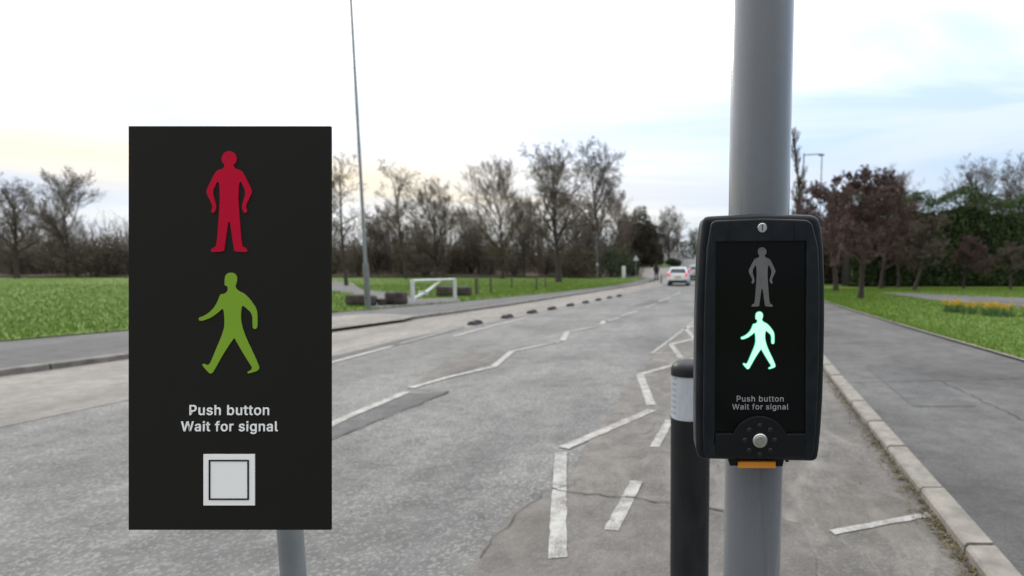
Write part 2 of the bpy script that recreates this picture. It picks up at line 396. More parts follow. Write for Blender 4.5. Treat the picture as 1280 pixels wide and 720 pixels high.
# cracks and seams
def line(name, pts, wdt, z, m, jitter=0.0, seed=1):
    r = random.Random(seed); P2 = [Vector(p) for p in pts]; dense = []
    pm = m is M['paint']
    if pm: jitter = 0.003
    for a, b in zip(P2, P2[1:]):
        n = max(2, int((b - a).length / 0.06)) if jitter else 1
        for i in range(n): dense.append(a.lerp(b, i / n))
    dense.append(P2[-1]); vs, fs = [], []
    for i, p in enumerate(dense):
        t = (dense[min(i+1, len(dense)-1)] - dense[max(i-1, 0)]).normalized(); nn = Vector((-t.y, t.x))
        q = p + nn * r.uniform(-jitter, jitter); ww = wdt * (r.uniform(0.94, 1.05) if pm else r.uniform(0.35, 1.2) if jitter else 1)
        for sgn in (1, -1): vs.append((*(q + nn * ww / 2 * sgn), gz(q.y) + z))
    for i in range(len(dense) - 1): fs.append((2*i+1, 2*i+3, 2*i+2, 2*i))
    return mesh_obj(name, vs, fs, m)
def join(name, objs, m):
    vs, fs = [], []
    for o in objs:
        b = len(vs); vs += [tuple(v.co) for v in o.data.vertices]; fs += [tuple(b + i for i in p.vertices) for p in o.data.polygons]
        me = o.data; bpy.data.objects.remove(o); bpy.data.meshes.remove(me)
    return tag(mesh_obj(name, vs, fs, m), kind='structure')
cr = []
for i, (p, wd) in enumerate([
    (((688, 613), (720, 619), (760, 622), (833, 631), (905, 640)), 0.02), (((645, 632), (683, 612), (690, 615), (717, 606), (724, 600)), 0.012),
    (((688, 613), (650, 640), (625, 668), (600, 700)), 0.012), (((429, 544), (480, 524), (512, 511), (545, 497), (562, 490)), 0.03),
    (((512, 488), (540, 489), (562, 490.5)), 0.03), (((640, 439), (662, 433), (703, 427)), 0.03),
    (((429, 478), (460, 470), (500, 463)), 0.012)]):
    cr.append(line('c', px(*p), wd * 0.6, 0.014, M['crack'], 0.022, i))
join('road_cracks', cr, M['crack'])
fw = [line('c', [(rkerb(y0) + a, y0), (rkerb(y1) + b, y1), (rkerb(y2) + c, y2)], 0.014, 0.066, M['crack'], 0.02, 40 + i) for i, (y0, a, y1, b, y2, c) in enumerate([(3.2, 1.2, 4.6, 1.35, 6.5, 1.2), (6.2, 0.2, 6.3, 1.2, 6.6, 3.0), (9.5, 0.2, 9.6, 1.4, 9.9, 3.0), (14, 0.2, 14.1, 1.2, 14.4, 2.4)])]
join('footway_cracks', fw, M['crack'])
strip('footway_patch', off(rkerb, 0.55), off(rkerb, 1.15), 0.062, M['patch'], [5.1, 6, 7.4])
# painted markings
mk = []
def mark(pts, wdt, z=0.0085): mk.append(line('m', px(*pts), wdt, z, M['paint']))
mark(((697, 700), (699, 612), (701.5, 567)), 0.088, 0.0115)
mark(((704, 561), (815.5, 513)), 0.10); mark(((814, 507), (800, 469)), 0.095)
mark(((800, 468.5), (870, 449)), 0.10); mark(((851, 448), (839, 431)), 0.09)
mark(((838, 431), (870, 423)), 0.10); mark(((868, 423), (857, 411)), 0.09); mark(((857, 411), (885, 401)), 0.1)
mark(((837, 526), (818, 560)), 0.075); mark(((796, 603), (764, 665)), 0.08, 0.0115)
mark(((815, 442), (868, 402)), 0.05); mark(((815, 442), (850, 443)), 0.05)
mark(((1040, 667), (1166, 643.5)), 0.05)
mark(((330, 573), (429, 524), (509, 490.5)), 0.10)
mark(((513, 485.5), (560, 472), (617, 459)), 0.10); mark(((617, 459), (640, 439.5)), 0.10); mark(((640, 439.5), (703, 426.5)), 0.10)
mark(((703, 427), (709, 415)), 0.12); mark(((709, 415), (742, 409)), 0.10); mark(((752, 405.5), (756, 401)), 0.14)
mark(((757, 402), (775, 397)), 0.09); mark(((776, 395.5), (797, 388.5)), 0.10); mark(((805, 384.5), (821, 379.5)), 0.10); mark(((824, 377), (838, 371.5)), 0.10)
mark(((842, 369), (850, 365.5)), 0.10)
mark(((330, 477), (429, 449.5), (491, 433)), 0.10); mark(((566, 421), (612, 408.5), (658, 397.5)), 0.10); mark(((500, 430), (562, 413), (612, 406)), 0.05)
mark(((665, 395), (720, 383), (770, 372)), 0.07)
mark(((330, 458), (429, 436), (520, 417), (570, 405.5)), 0.05)
join('road_markings', mk, M['paint'])
# kerbs: stone by stone
def kerb(name, f, w0, w1, z, m, y0, y1, step, dz=0.0):
    b = MB(); y = y0; r = random.Random(3)
    while y < y1:
        L = step * (1 if y > 12 else r.uniform(0.85, 1.05))
        a0, a1 = f(y + 0.012), f(y + L - 0.012); g0, g1 = gz(y), gz(y + L); j = r.uniform(-0.004, 0.004); jx = r.uniform(-0.006, 0.006)
        v = []
        for (xx, yy, gg) in ((a0, y + 0.012, g0), (a1, y + L - 0.012, g1)):
            v += [(xx + w0 + jx, yy, gg - 0.1), (xx + w0 + jx, yy, gg + z + j - 0.014), (xx + w0 + jx + (0.014 if w1 > w0 else -0.014), yy, gg + z + j), (xx + w1, yy, gg + z + j), (xx + w1, yy, gg - 0.1)]
        k = len(b.v); b.v += v
        for i in range(4): b.f.append((k+i, k+i+1, k+5+i+1, k+5+i) if w1 < w0 else (k+i, k+5+i, k+5+i+1, k+i+1))
        b.f += [(k, k+1, k+2, k+3, k+4)[::-1] if w1 > w0 else (k, k+1, k+2, k+3, k+4), (k+5, k+6, k+7, k+8, k+9)]
        y += L
    return tag(b.build(name, m), kind='structure')
kerb('right_kerb', rkerb, 0.0, 0.135, 0.064, M['kerb'], 0.4, 60, 0.76)
kerb('left_kerb', lkerb, 0.0, -0.14, 0.085, M['kerb_dark'], 4, 52, 0.92)
strip('lawn_edging', off(rgrass, -0.06), off(rgrass, 0.02), 0.088, M['kerb'], [y for y in YS if y < 50])
# dead leaves and moss in the kerb channel
def scatter_leaves(name, spots, m, size):
    b = MB(); r = random.Random(5)
    for x, y, z in spots:
        q = r.uniform(0, 6.28); s = size * r.uniform(0.5, 1.4); k = len(b.v)
        for i, (u, v) in enumerate(((-1, -0.5), (1, -0.5), (0.8, 0.6), (-0.9, 0.5))):
            b.v.append((x + s * (u * math.cos(q) - v * math.sin(q)), y + s * (u * math.sin(q) + v * math.cos(q)), z + r.uniform(0.0, 0.012)))
        b.f.append((k, k+1, k+2, k+3))
    return b.build(name, m)
sp1 = []
for _ in range(2600):
    y = 1.2 + 12 * rng.random() ** 1.5
    if noise.noise((y * 2.2, 0, 0)) < -0.25 and rng.random() < 0.8: continue
    sp1.append((rkerb(y) - abs(rng.gauss(0, 0.045)), y, 0.008 + rng.random() * 0.01))
M['leaf_dead'] = mat('dead_leaf', (0.085, 0.062, 0.035), 0.9, 0.6, 30, tint=(0.16, 0.13, 0.06))
tag(scatter_leaves('leaf_litter', sp1, M['leaf_dead'], 0.009), 'brown leaf litter and moss along the pale kerb', 'litter', kind='stuff')
grit = [(rng.uniform(-2.2, 1.5), rng.uniform(1.6, 6), 0.014) for _ in range(260)]
M['grit'] = mat('grit', (0.06, 0.05, 0.04), 0.9, 0.6, 40, tint=(0.25, 0.23, 0.2))
tag(scatter_leaves('grit', grit, M['grit'], 0.006), 'loose grit and twig crumbs on the tarmac', 'grit', kind='stuff')

# grass blades
def blades(name, n, place, h, seed, label):
    r = random.Random(seed); b = MB()
    for _ in range(n):
        p = place(r)
        if p is None: continue
        x, y, z, sc = p; q = r.uniform(0, 6.28); hh = h * sc * r.uniform(0.5, 1.3); ww = 0.004 * sc + 0.0005 * y
        dx, dy = math.cos(q) * ww, math.sin(q) * ww; lx, ly = r.gauss(0, 0.4) * hh, r.gauss(0, 0.4) * hh
        k = len(b.v); b.v += [(x - dx, y - dy, z), (x + dx, y + dy, z), (x + lx, y + ly, z + hh)]; b.f.append((k, k+1, k+2))
    return tag(b.build(name, M['blade']), label, 'grass', kind='stuff')
def on_path(x, y, poly):
    c = False; n = len(poly)
    for i in range(n):
        (x0, y0), (x1, y1) = poly[i], poly[i-1]
        if (y0 > y) != (y1 > y) and x < (x1 - x0) * (y - y0) / (y1 - y0) + x0: c = not c
    return c
def rplace(r):
    y = 6 + 30 * r.random() ** 1.3; a = rgrass(y); x = a + 0.0 + (20 * r.random() ** 1.5)
    d = ray(0, 0)
    if x / y > 0.75 or on_path(x, y, RPATH): return None
    return (x, y, 0.08, 1)
def lplace(r):
    y = 8 + 52 * r.random() ** 1.3; x = lgrass(y) - min((12 + 1.0 * y) * r.expovariate(1.6), 150)
    u = 819 + x / y * 690
    if on_path(x, y, GATE): return None
    return (x, y, gz(y) + 0.09, 1)
blades('right_lawn_grass', 110000, rplace, 0.045, 2, 'short bright green grass of the lawn right of the footway')
blades('left_lawn_grass', 170000, lplace, 0.075, 3, 'rough green grass of the verge behind the white barrier')

# ------------------------------------------------------------------ trees
M['bark'] = mat('bark_grey_brown', (0.060, 0.050, 0.040), 0.9, 0.35, 5, bump=0.6)
M['twig'] = mat('twig_brown', (0.125, 0.10, 0.08), 0.9, 0.3, 1)
M['twig_pale'] = mat('twig_pale', (0.165, 0.13, 0.10), 0.9, 0.3, 1)
M['twig_red'] = mat('twig_red', (0.112, 0.069, 0.062), 0.9, 0.35, 0.8)
M['bark_red'] = mat('bark_dark_red', (0.055, 0.042, 0.036), 0.9, 0.3, 6, bump=0.5)
def rvec(r): 
    while True:
        v = Vector((r.uniform(-1, 1), r.uniform(-1, 1), r.uniform(-1, 1)))
        if 0.05 < v.length < 1: return v.normalized()
def tree_meshes(seed, h, tr, counts, first=0.3, spread=0.75, up=0.35, lens=(0.5, 0.5, 0.5, 0.5), minr=0.010, lean=(0, 0), wob=0.10, buds=0, bud=0.04, envelope=None):
    r = random.Random(seed); T, C = MB(), MB()
    def branch(p, d, L, rad, lvl):
        n = (9, 5, 4, 3, 2)[lvl]; pts = [p.copy()]; ds = [d.copy()]; q = p.copy(); dd = d.copy()
        for i in range(n):
            dd = (dd + rvec(r) * wob * (1 + lvl * 0.7) + Vector((0, 0, up * (0.10 if lvl else 0.02)))).normalized()
            q = q + dd * (L / n); pts.append(q.copy()); ds.append(dd.copy())
        end = 0.25 if lvl == 0 else 0.4
        rr = [max(rad * (1 - (1 - end) * i / n), minr * (1 if lvl > 2 else 1.3)) for i in range(n + 1)]
        if lvl == 0: rr[0] *= 1.35
        (T if lvl <= 1 else C).tube(pts, rr, (9, 5, 3, 3, 3)[lvl], cap=False)
        if lvl >= len(counts):
            for _ in range(buds):
                t = r.uniform(0.1, 1); k = min(int(t * n), n - 1); c = pts[k].lerp(pts[k+1], t * n - k) + rvec(r) * bud * 1.5
                a = rvec(r) * bud; b_ = a.cross(rvec(r)).normalized() * bud * 0.6; v = len(C.v)
                C.v += [tuple(c - a), tuple(c + b_), tuple(c + a), tuple(c - b_)]; C.f.append((v, v+1, v+2, v+3))
            return
        m = counts[lvl]; s0 = first if lvl == 0 else 0.22
        for j in range(m):
            t = s0 + (1 - s0) * (j + r.uniform(0.1, 0.9)) / m
            k = min(int(t * n), n - 1); c = pts[k].lerp(pts[k+1], t * n - k); base = ds[k]
            perp = base.cross(rvec(r))
            if perp.length < 0.1: continue
            perp.normalize(); ang = spread * r.uniform(0.65, 1.25) * (1.0 if lvl else (1.15 - 0.5 * t))
            nd = (base * math.cos(ang) + perp * math.sin(ang)); nd.z += up * 0.25; nd.normalize()
            shape = (1 - 0.55 * (t - s0) / (1 - s0)) if lvl == 0 else (1 - 0.4 * t)
            if envelope and lvl == 0: shape = envelope(t)
            branch(c, nd, L * lens[lvl] * shape * r.uniform(0.75, 1.2), rr[k] * (0.58 if lvl == 0 else 0.6), lvl + 1)
    branch(Vector((0, 0, -0.15)), Vector((lean[0], lean[1], 1)).normalized(), h, tr, 0)
    return T, C
def tree(seed, label, loc, h, tr, counts, tw='twig', bk='bark', name='bare_tree', group=None, rz=0, **kw):
    t = thing(name, label, 'tree', loc, rz, group)
    T, C = tree_meshes(seed, h, tr, counts, **kw)
    T.build('trunk', M[bk], t, smooth=True); C.build('crown', M[tw], t)
    return t
def at(pxx, y, z=0.1):
    d = ray(pxx, 336); return (d.x / d.y * y, y, gz(y) + z)
def again(src, label, loc, s, rz, group=None):
    c = copy_tree(src); c.location = loc; c.scale = (s, s, s); c.rotation_euler.z = rz; c['label'] = label
    if group: c['group'] = group
    return c
G1 = 'bare winter trees along the left side of the road'
rnd = lambda t: 0.55 + 0.62 * math.sin(math.pi * min(1, max(0, t - 0.12)))
fan = lambda t: 0.35 + 0.75 * t if t < 0.8 else 0.95 - 1.6 * (t - 0.8)
b1 = tree(11, 'tall dark bare tree with wide spreading limbs beside the left footway', at(698, 51), 9.9, 0.27, (18, 9, 8, 5), group=G1, first=0.27, spread=1.05, up=0.16, lens=(0.40, 0.55, 0.55, 0.6), minr=0.0105, wob=0.07, envelope=rnd)
b2 = tree(12, 'tallest bare tree with slim forked trunk and fan shaped crown above the footway post', at(749, 60), 11.4, 0.20, (17, 9, 8, 5), tw='twig', group=G1, first=0.38, spread=0.9, up=0.22, lens=(0.40, 0.55, 0.55, 0.6), minr=0.011, wob=0.07, envelope=fan)
b3 = tree(13, 'slender bare birch with a small rounded top above the wood', at(507, 58), 10.2, 0.15, (14, 7, 6, 3), group=G1, first=0.42, spread=0.95, up=0.2, lens=(0.27, 0.6, 0.55, 0.6), minr=0.0105, wob=0.08, envelope=fan)
b4 = tree(14, 'low bushy bare tree with swept up twigs beside the slender birch', at(545, 60), 6.6, 0.2, (15, 10, 8, 5), tw='twig', group=G1, first=0.14, spread=0.85, up=0.45, lens=(0.56, 0.58, 0.55, 0.6), minr=0.0105, wob=0.07, envelope=rnd)
b5 = tree(15, 'broom shaped pale brown bare tree midway along the wood edge', at(628, 58), 7.4, 0.16, (16, 10, 8, 5), tw='twig_pale', group=G1, first=0.13, spread=0.7, up=0.5, lens=(0.58, 0.58, 0.55, 0.55), minr=0.0105, wob=0.06, envelope=rnd)
again(b3, 'bare tree with thin dark trunk standing just behind the lamp post', at(432, 42, 0.1), 0.80, 2.1, G1)
again(b4, 'wide twiggy bare tree filling the gap between lamp post and birch', at(472, 66), 0.72, 1.0, G1)
again(b5, 'small pale bare tree right of the swept up bushy tree', at(580, 68), 0.66, 2.2, G1)
again(b1, 'bare tree half hidden behind the tall dark spreading tree', at(722, 74), 0.86, 1.7, G1)
again(b5, 'upright pale bare tree between the broom shaped tree and the tall dark tree', at(664, 74), 0.8, 0.6, G1)
again(b4, 'bare twiggy tree standing in front of the far house', at(836, 100, 0.1), 0.95, 2.8, G1)
again(b2, 'thin bare tree at the far right end of the house', at(848, 118), 0.52, 0.9, G1)
again(b5, 'bare tree seen under the branches of the tallest tree', at(768, 78), 0.9, 1.3, G1)
again(b1, 'leftmost large bare tree near the edge of the picture', at(20, 58), 0.80, 4.0, G1)
again(b5, 'pale broom shaped bare tree second from the left edge', at(95, 62), 0.95, 5.0, G1)
again(b2, 'bare tree standing behind the dark sign panel', at(230, 62), 0.72, 3.3, G1)
again(b4, 'bushy bare tree right behind the edge of the dark sign panel', at(350, 62), 1.0, 4.4, G1)
again(b3, 'slim bare tree between the dark sign panel and the lamp post', at(408, 60), 0.95, 4.0, G1)
again(b4, 'dense low bare tree at the foot of the slender birch', at(522, 68), 0.66, 2.4, G1)
again(b4, 'dark low bare tree in the dip right of the swept up tree', at(598, 66), 0.6, 5.1, G1)
again(b4, 'wide low bare tree left of the tall dark tree', at(655, 62), 0.66, 3.6, G1)
again(b5, 'pale bare tree seen just right of the lamp post shaft', at(487, 72), 0.72, 3.9, G1)
again(b4, 'low bare tree tucked between the two tallest trees', at(735, 68), 0.7, 0.2, G1)

# shrubs at the wood edge: twiggy and part evergreen
M['thicket'] = mat('thicket_leaf', (0.088, 0.08, 0.05), 0.9, 0.4, 0.5, tint=(0.17, 0.135, 0.095))
M['bush_green'] = mat('bush_leaf', (0.04, 0.06, 0.024), 0.8, 0.45, 1.2, tint=(0.075, 0.105, 0.04))
M['conifer'] = mat('conifer_leaf', (0.045, 0.043, 0.026), 0.9, 0.4, 0.9, tint=(0.085, 0.075, 0.046))
M['hedge'] = mat('hedge_leaf', (0.035, 0.066, 0.02), 0.75, 0.5, 1.3, tint=(0.085, 0.135, 0.035))
M['core'] = mat('dark_core_filler', (0.018, 0.016, 0.011), 0.95, 0.3, 2)  # near-black filler that blocks light inside the hedges
def leaf_cloud(seed, n, inside, lo, hi, size, vertical=0.0):
    r = random.Random(seed); b = MB(); c = 0; tries = 0
    while c < n and tries < n * 12:
        tries += 1
        p = Vector([r.uniform(lo[i], hi[i]) for i in range(3)])
        if not inside(p, r): continue
        a = rvec(r); a.z += vertical; a.normalize(); a *= size * r.uniform(0.6, 1.4)
        q = a.cross(rvec(r)).normalized() * size * r.uniform(0.25, 0.6)
        k = len(b.v); b.v += [tuple(p - a), tuple(p + q), tuple(p + a), tuple(p - q)]; b.f.append((k, k+1, k+2, k+3)); c += 1
    return b
def shrub_inside(rx, ry, h, seed):
    def f(p, r):
        q = Vector((p.x / rx, p.y / ry, (p.z - h * 0.42) / (h * 0.58)))
        d = q.length + 0.42 * noise.noise(Vector((p.x * 0.9 + seed, p.y * 0.9, p.z * 0.9))) + 0.22 * noise.noise(Vector((p.x * 2.6, p.y * 2.6 + seed, p.z * 2.6)))
        return d < 0.88 and (d > 0.45 or r.random() < 0.25)
    return f
def shrub(name, label, seed, loc, rx, ry, h, n, m, size, group=None, stems=9, vertical=0.5, cat='shrub'):
    t = thing(name, label, cat, loc, 0, group)
    leaf_cloud(seed, n, shrub_inside(rx, ry, h, seed * 3.7), (-rx * 1.3, -ry * 1.3, 0), (rx * 1.3, ry * 1.3, h * 1.25), size, vertical).build('foliage', M[m], t)
    r = random.Random(seed); s = MB()
    for _ in range(stems):
        a = r.uniform(0, 6.28); d = Vector((math.cos(a) * rx * 0.7, math.sin(a) * ry * 0.7, h * r.uniform(0.6, 1.0)))
        s.tube([(d.x * 0.1, d.y * 0.1, -0.1), (d.x * 0.45, d.y * 0.45, d.z * 0.5), tuple(d)], [0.05, 0.035, 0.012], 4, cap=False)
    s.build('stems', M['bark'], t)
    return t
G2 = 'brown winter shrubs along the wood edge'
s1 = shrub('brown_shrub', 'broad brown winter shrub in the thicket along the wood edge', 21, (0, 0, 0), 2.6, 2.0, 3.6, 3400, 'thicket', 0.10, G2, 14)
s2 = shrub('brown_shrub', 'broad brown winter shrub in the thicket along the wood edge', 22, (0, 0, 0), 2.1, 1.8, 4.4, 3200, 'thicket', 0.10, G2, 14)
r = random.Random(31); first = {0: True, 1: True}
for i, u in enumerate(list(range(-130, 750, 30))):
    k = i % 2; src = (s1, s2)[k]; o = src if first[k] else copy_tree(src); first[k] = False
    sc = r.uniform(0.75, 1.08) * (0.8 if u > 640 else 1.0); o.location = at(u + r.uniform(-8, 8), r.uniform(63, 68)); o.scale = (sc * 1.15, sc, sc); o.rotation_euler.z = r.uniform(0, 6.28)
# the wood behind: one mass of stems and twigs
b = MB(); r = random.Random(41)
for _ in range(4000):
    y = r.uniform(68, 96); x = r.uniform(-2.1 * y, -0.05 * y); hh = r.uniform(3.0, 8.0) * (0.55 + 0.75 * (0.5 + 0.5 * noise.noise((x * 0.11, 3, 0))))
    p = Vector((x, y, gz(y))); q = p + Vector((r.gauss(0, 0.5), r.gauss(0, 0.5), hh * 0.6)); e = q + Vector((r.gauss(0, 0.8), r.gauss(0, 0.8), hh * 0.4))
    b.tube([p, q, e], [0.05, 0.035, 0.012], 3, cap=False)
    for _k in range(7):
        s_ = p.lerp(q, r.uniform(0.3, 1)) if r.random() < 0.5 else q.lerp(e, r.random())
        b.tube([s_, s_ + Vector((r.gauss(0, 0.7), r.gauss(0, 0.7), abs(r.gauss(0.7, 0.5))))], [0.02, 0.008], 3, cap=False)
wood_lo, n0 = len(b.v), 42000
for _ in range(n0):
    y = r.uniform(66, 92); x = r.uniform(-2.1 * y, -0.05 * y); hmax = 3.0 + 2.4 * noise.noise((x * 0.14, y * 0.05, 5)) + 1.6 * noise.noise((x * 0.5, y * 0.2, 9))
    z = gz(y) + hmax * r.random() ** 1.15
    p = Vector((x, y, z)); a = rvec(r) * 0.20; a.z *= 1.4; q = a.cross(rvec(r)).normalized() * 0.09; k = len(b.v)
    b.v += [tuple(p - a), tuple(p + q), tuple(p + a), tuple(p - q)]; b.f.append((k, k+1, k+2, k+3))
tag(b.build('woodland_thicket', M['thicket']), 'dark mass of bare winter scrub behind the left lawn', 'woodland', kind='stuff')

# conifers and evergreen bushes beside the far end of the footway
def cone_inside(rad, h, seed, power=0.8):
    def f(p, r):
        t = p.z / h
        if t < 0.04 or t > 1: return False
        lim = rad * ((1 - t) ** power) * min(1, t * 7 + 0.3)
        d = math.hypot(p.x, p.y) + 0.35 * rad * noise.noise(Vector((p.x * 1.1 + seed, p.y * 1.1, p.z * 0.9)))
        return d < lim and (d > lim * 0.5 or r.random() < 0.3)
    return f
def conifer(label, seed, loc, rad, h, n, m='conifer', name='conifer_tree', power=0.8, group=None, size=0.15):
    t = thing(name, label, 'tree', loc, 0, group)
    leaf_cloud(seed, n, cone_inside(rad, h, seed, power), (-rad, -rad, 0), (rad, rad, h), size, 0.6).build('crown', M[m], t)
    MB().tube([(0, 0, -0.2), (0, 0, h * 0.5), (0, 0, h * 0.95)], [0.2, 0.12, 0.03], 7).build('trunk', M['bark'], t)
    return t
G3 = 'dark conifers at the far end of the left footway'
conifer('tallest dark conifer with blunt top before the far house', 51, at(801, 87), 3.0, 9.3, 15000, group=G3, power=0.45)
conifer('dark conifer with lower top leaning on the tallest conifer', 52, at(784, 89), 2.7, 8.3, 12000, group=G3, power=0.5)
conifer('small dark conifer right of the tallest one, touching the house wall', 53, at(815, 86, 0.1), 1.9, 6.4, 8000, group=G3, power=0.5)
shrub('evergreen_bush', 'large rounded green bush by the bend of the footway', 54, at(768, 62), 2.4, 1.9, 3.7, 6000, 'bush_green', 0.09, stems=6, vertical=0, cat='bush')
shrub('evergreen_bush', 'low green bush right of the large rounded bush', 55, at(791, 64), 1.1, 1.1, 2.3, 4000, 'bush_green', 0.09, stems=6, vertical=0, cat='bush')
shrub('evergreen_bush', 'dark green bush behind the tall dark spreading tree', 56, at(722, 60), 2.6, 1.8, 3.4, 6000, 'thicket', 0.10, stems=6, vertical=0, cat='bush')
shrub('evergreen_bush', 'low round hedge bush in front of the far house', 57, at(842, 88), 1.3, 1.0, 1.2, 2500, 'bush_green', 0.12, stems=4, vertical=0, cat='bush')
shrub('evergreen_bush', 'far green bush where the road disappears', 58, at(858, 170), 5.5, 3.5, 6.0, 3500, 'bush_green', 0.22, stems=4, vertical=0, cat='bush')
again(b4, 'bare tree at the end of the road above the cars', at(868, 190), 1.0, 0.3, G1)

# right side: purple-red trees, hedge, poplar
G4 = 'red brown twiggy trees on the right lawn'
red = dict(tw='twig_red', bk='bark_red', group=G4, name='red_twigged_tree', minr=0.012)
t1 = tree(61, 'dense red brown tree with leaning trunk nearest the footway', at(1077, 24), 4.4, 0.13, (14, 10, 8, 5), first=0.34, spread=1.05, up=0.2, lens=(0.58, 0.6, 0.52, 0.5), lean=(0.05, 0), buds=3, bud=0.034, **red)
t2 = tree(62, 'dense red brown tree tight behind the push button unit', at(1046, 32), 5.4, 0.15, (14, 10, 8, 5), first=0.26, spread=1.05, up=0.15, lens=(0.55, 0.6, 0.52, 0.5), buds=3, bud=0.036, **red)
t3 = tree(63, 'brown thin leaning tree with two trunks before the dark hedge', at(1143, 33), 3.7, 0.12, (13, 9, 8, 5), first=0.34, spread=0.9, up=0.3, lens=(0.55, 0.56, 0.5, 0.5), lean=(0.30, 0), buds=2, bud=0.03, **{**red, 'tw': 'twig'})
again(t2, 'dark red tree between the leaning trunk and the hedge', at(1102, 36), 0.92, 2.2, G4)
again(t1, 'small red brown tree right of the two trunked leaning tree', at(1206, 36), 0.62, 1.2, G4)
again(t2, 'red brown tree far behind the signal pole', at(1015, 44), 0.95, 0.7, G4)
again(t3, 'thin brown tree before the hedge at the right edge', at(1265, 34), 0.68, 1.5, G4)
again(t1, 'small dark red tree in the hollow of the hedge', at(1124, 38), 0.86, 3.9, G4)
p1 = tree(64, 'tall narrow poplar like bare tree behind the signal pole', at(1003, 62), 16.0, 0.22, (54, 8, 6), tw='twig_pale', group=None, first=0.08, spread=0.5, up=0.8, lens=(0.17, 0.5, 0.55), minr=0.015, envelope=lambda t: 1.05 - 0.65 * t)
again(b1, 'large bare tree whose twigs rise above the dark hedge', at(1210, 62, 0.1), 0.98, 2.5, G1)
again(b5, 'pale bare tree top showing over the red trees', at(1110, 66), 1.0, 1.1, G1)
again(b4, 'bare tree top over the hedge near the right edge', at(1275, 60), 1.25, 2.1, G1)
# hedge: a long dark evergreen bank
def hedge_inside(Lx, Ly, h, seed):
    def f(p, r):
        top = h * (0.94 + 0.20 * noise.noise(Vector((p.x * 0.35 + seed, 0, 0))) + 0.05 * noise.noise(Vector((p.x * 1.3, seed, 1))))
        fr = Ly * (0.72 + 0.22 * noise.noise(Vector((p.x * 0.6, p.z * 0.6, seed))) + 0.1 * noise.noise(Vector((p.x * 1.9, p.z * 1.9, seed))))
        if p.z > top or abs(p.y) > fr: return False
        return p.y < -fr * 0.55 or p.z > top - 0.5 or r.random() < 0.05
    return f
ht = thing('hedge', 'tall dark evergreen hedge with clipped green top along the right lawn', 'hedge', at(1235, 41))
leaf_cloud(71, 42000, hedge_inside(14, 1.8, 7.0, 4.2), (-10.5, -1.9, 0.1), (15, 1.9, 7.6), 0.105).build('foliage', M['hedge'], ht)
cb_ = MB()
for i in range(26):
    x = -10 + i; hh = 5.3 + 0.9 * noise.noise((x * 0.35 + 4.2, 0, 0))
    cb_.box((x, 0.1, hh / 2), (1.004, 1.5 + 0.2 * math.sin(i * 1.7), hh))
cb_.build('light_blocking_core', M['core'], ht)  # added dark boxes keep light from passing through the foliage
ht2 = thing('hedge', 'lower brown green thicket hedge behind the red brown trees', 'hedge', at(1075, 47))
leaf_cloud(72, 22000, hedge_inside(10, 1.6, 4.6, 8.1), (-9, -1.7, 0.1), (7, 1.7, 5.0), 0.11).build('foliage', M['thicket'], ht2)
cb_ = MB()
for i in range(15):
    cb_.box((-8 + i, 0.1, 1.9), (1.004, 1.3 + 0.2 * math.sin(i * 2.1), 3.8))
cb_.build('light_blocking_core', M['core'], ht2)  # same added light-blocking boxes for the lower hedge
# daffodils
M['daff'] = mat('daffodil_petal', (0.62, 0.42, 0.02), 0.6, 0.2, 20)
M['daff_leaf'] = mat('daffodil_leaf', (0.06, 0.13, 0.03), 0.6, 0.3, 10)
FLOWERS = []
for q_ in range(4):
    Fl = MB()
    for j in range(6):
        a0 = j * math.pi / 3 + q_ * 0.2; k = len(Fl.v)
        Fl.v += [(0, 0, 0)] + [(math.cos(a0 + da) * rr, 0.006 * q_ - 0.01, math.sin(a0 + da) * rr) for da, rr in ((-0.4, 0.028), (0, 0.052), (0.4, 0.028))]; Fl.f.append((k, k+1, k+2, k+3))
    Fl.tube([(0, 0, 0), (0, -0.03, 0)], [0.012, 0.018], 6, cap=False)
    me_ = bpy.data.meshes.new('flower'); me_.from_pydata(Fl.v, [], Fl.f); me_.materials.append(M['daff']); FLOWERS.append(me_)
def daffodils(label, seed, loc, rx, ry, n):
    t = thing('daffodil_clump', label, 'flowers', loc, 0, 'daffodil clumps on the right lawn'); r = random.Random(seed); L = MB()
    for _ in range(n):
        x, y = r.gauss(0, rx / 2), r.gauss(0, ry / 2); h = r.uniform(0.22, 0.36)
        for _k in range(4):
            a = r.uniform(0, 6.28); q = Vector((math.cos(a), math.sin(a), 0)); o = Vector((x + r.gauss(0, .03), y + r.gauss(0, .03), 0)); k = len(L.v); s = q.cross(Vector((0, 0, 1))) * 0.012
            e = o + q * 0.07 + Vector((0, 0, h * r.uniform(0.7, 1.0))); L.v += [tuple(o - s), tuple(o + s), tuple(e)]; L.f.append((k, k+1, k+2))
        c = Vector((x, y, h)); pass
        fl = bpy.data.objects.new('flower', FLOWERS[r.randrange(4)]); COL.objects.link(fl); fl.parent = t; fl.location = c
        fl.rotation_euler = (r.uniform(-0.4, 0.3), 0, r.uniform(-0.9, 0.9))
    L.build('leaves', M['daff_leaf'], t)
daffodils('yellow daffodil clump nearest the path edge on the right lawn', 81, (*gp(1192, 390, 0.085).xy, 0.085), 0.30, 0.4, 34)
daffodils('yellow daffodil clump in the middle of the flower patch', 82, (*gp(1216, 392, 0.085).xy, 0.085), 0.5, 0.5, 45)
daffodils('yellow daffodil clump at the right edge of the picture', 83, (*gp(1250, 395, 0.085).xy, 0.085), 0.45, 0.4, 44)

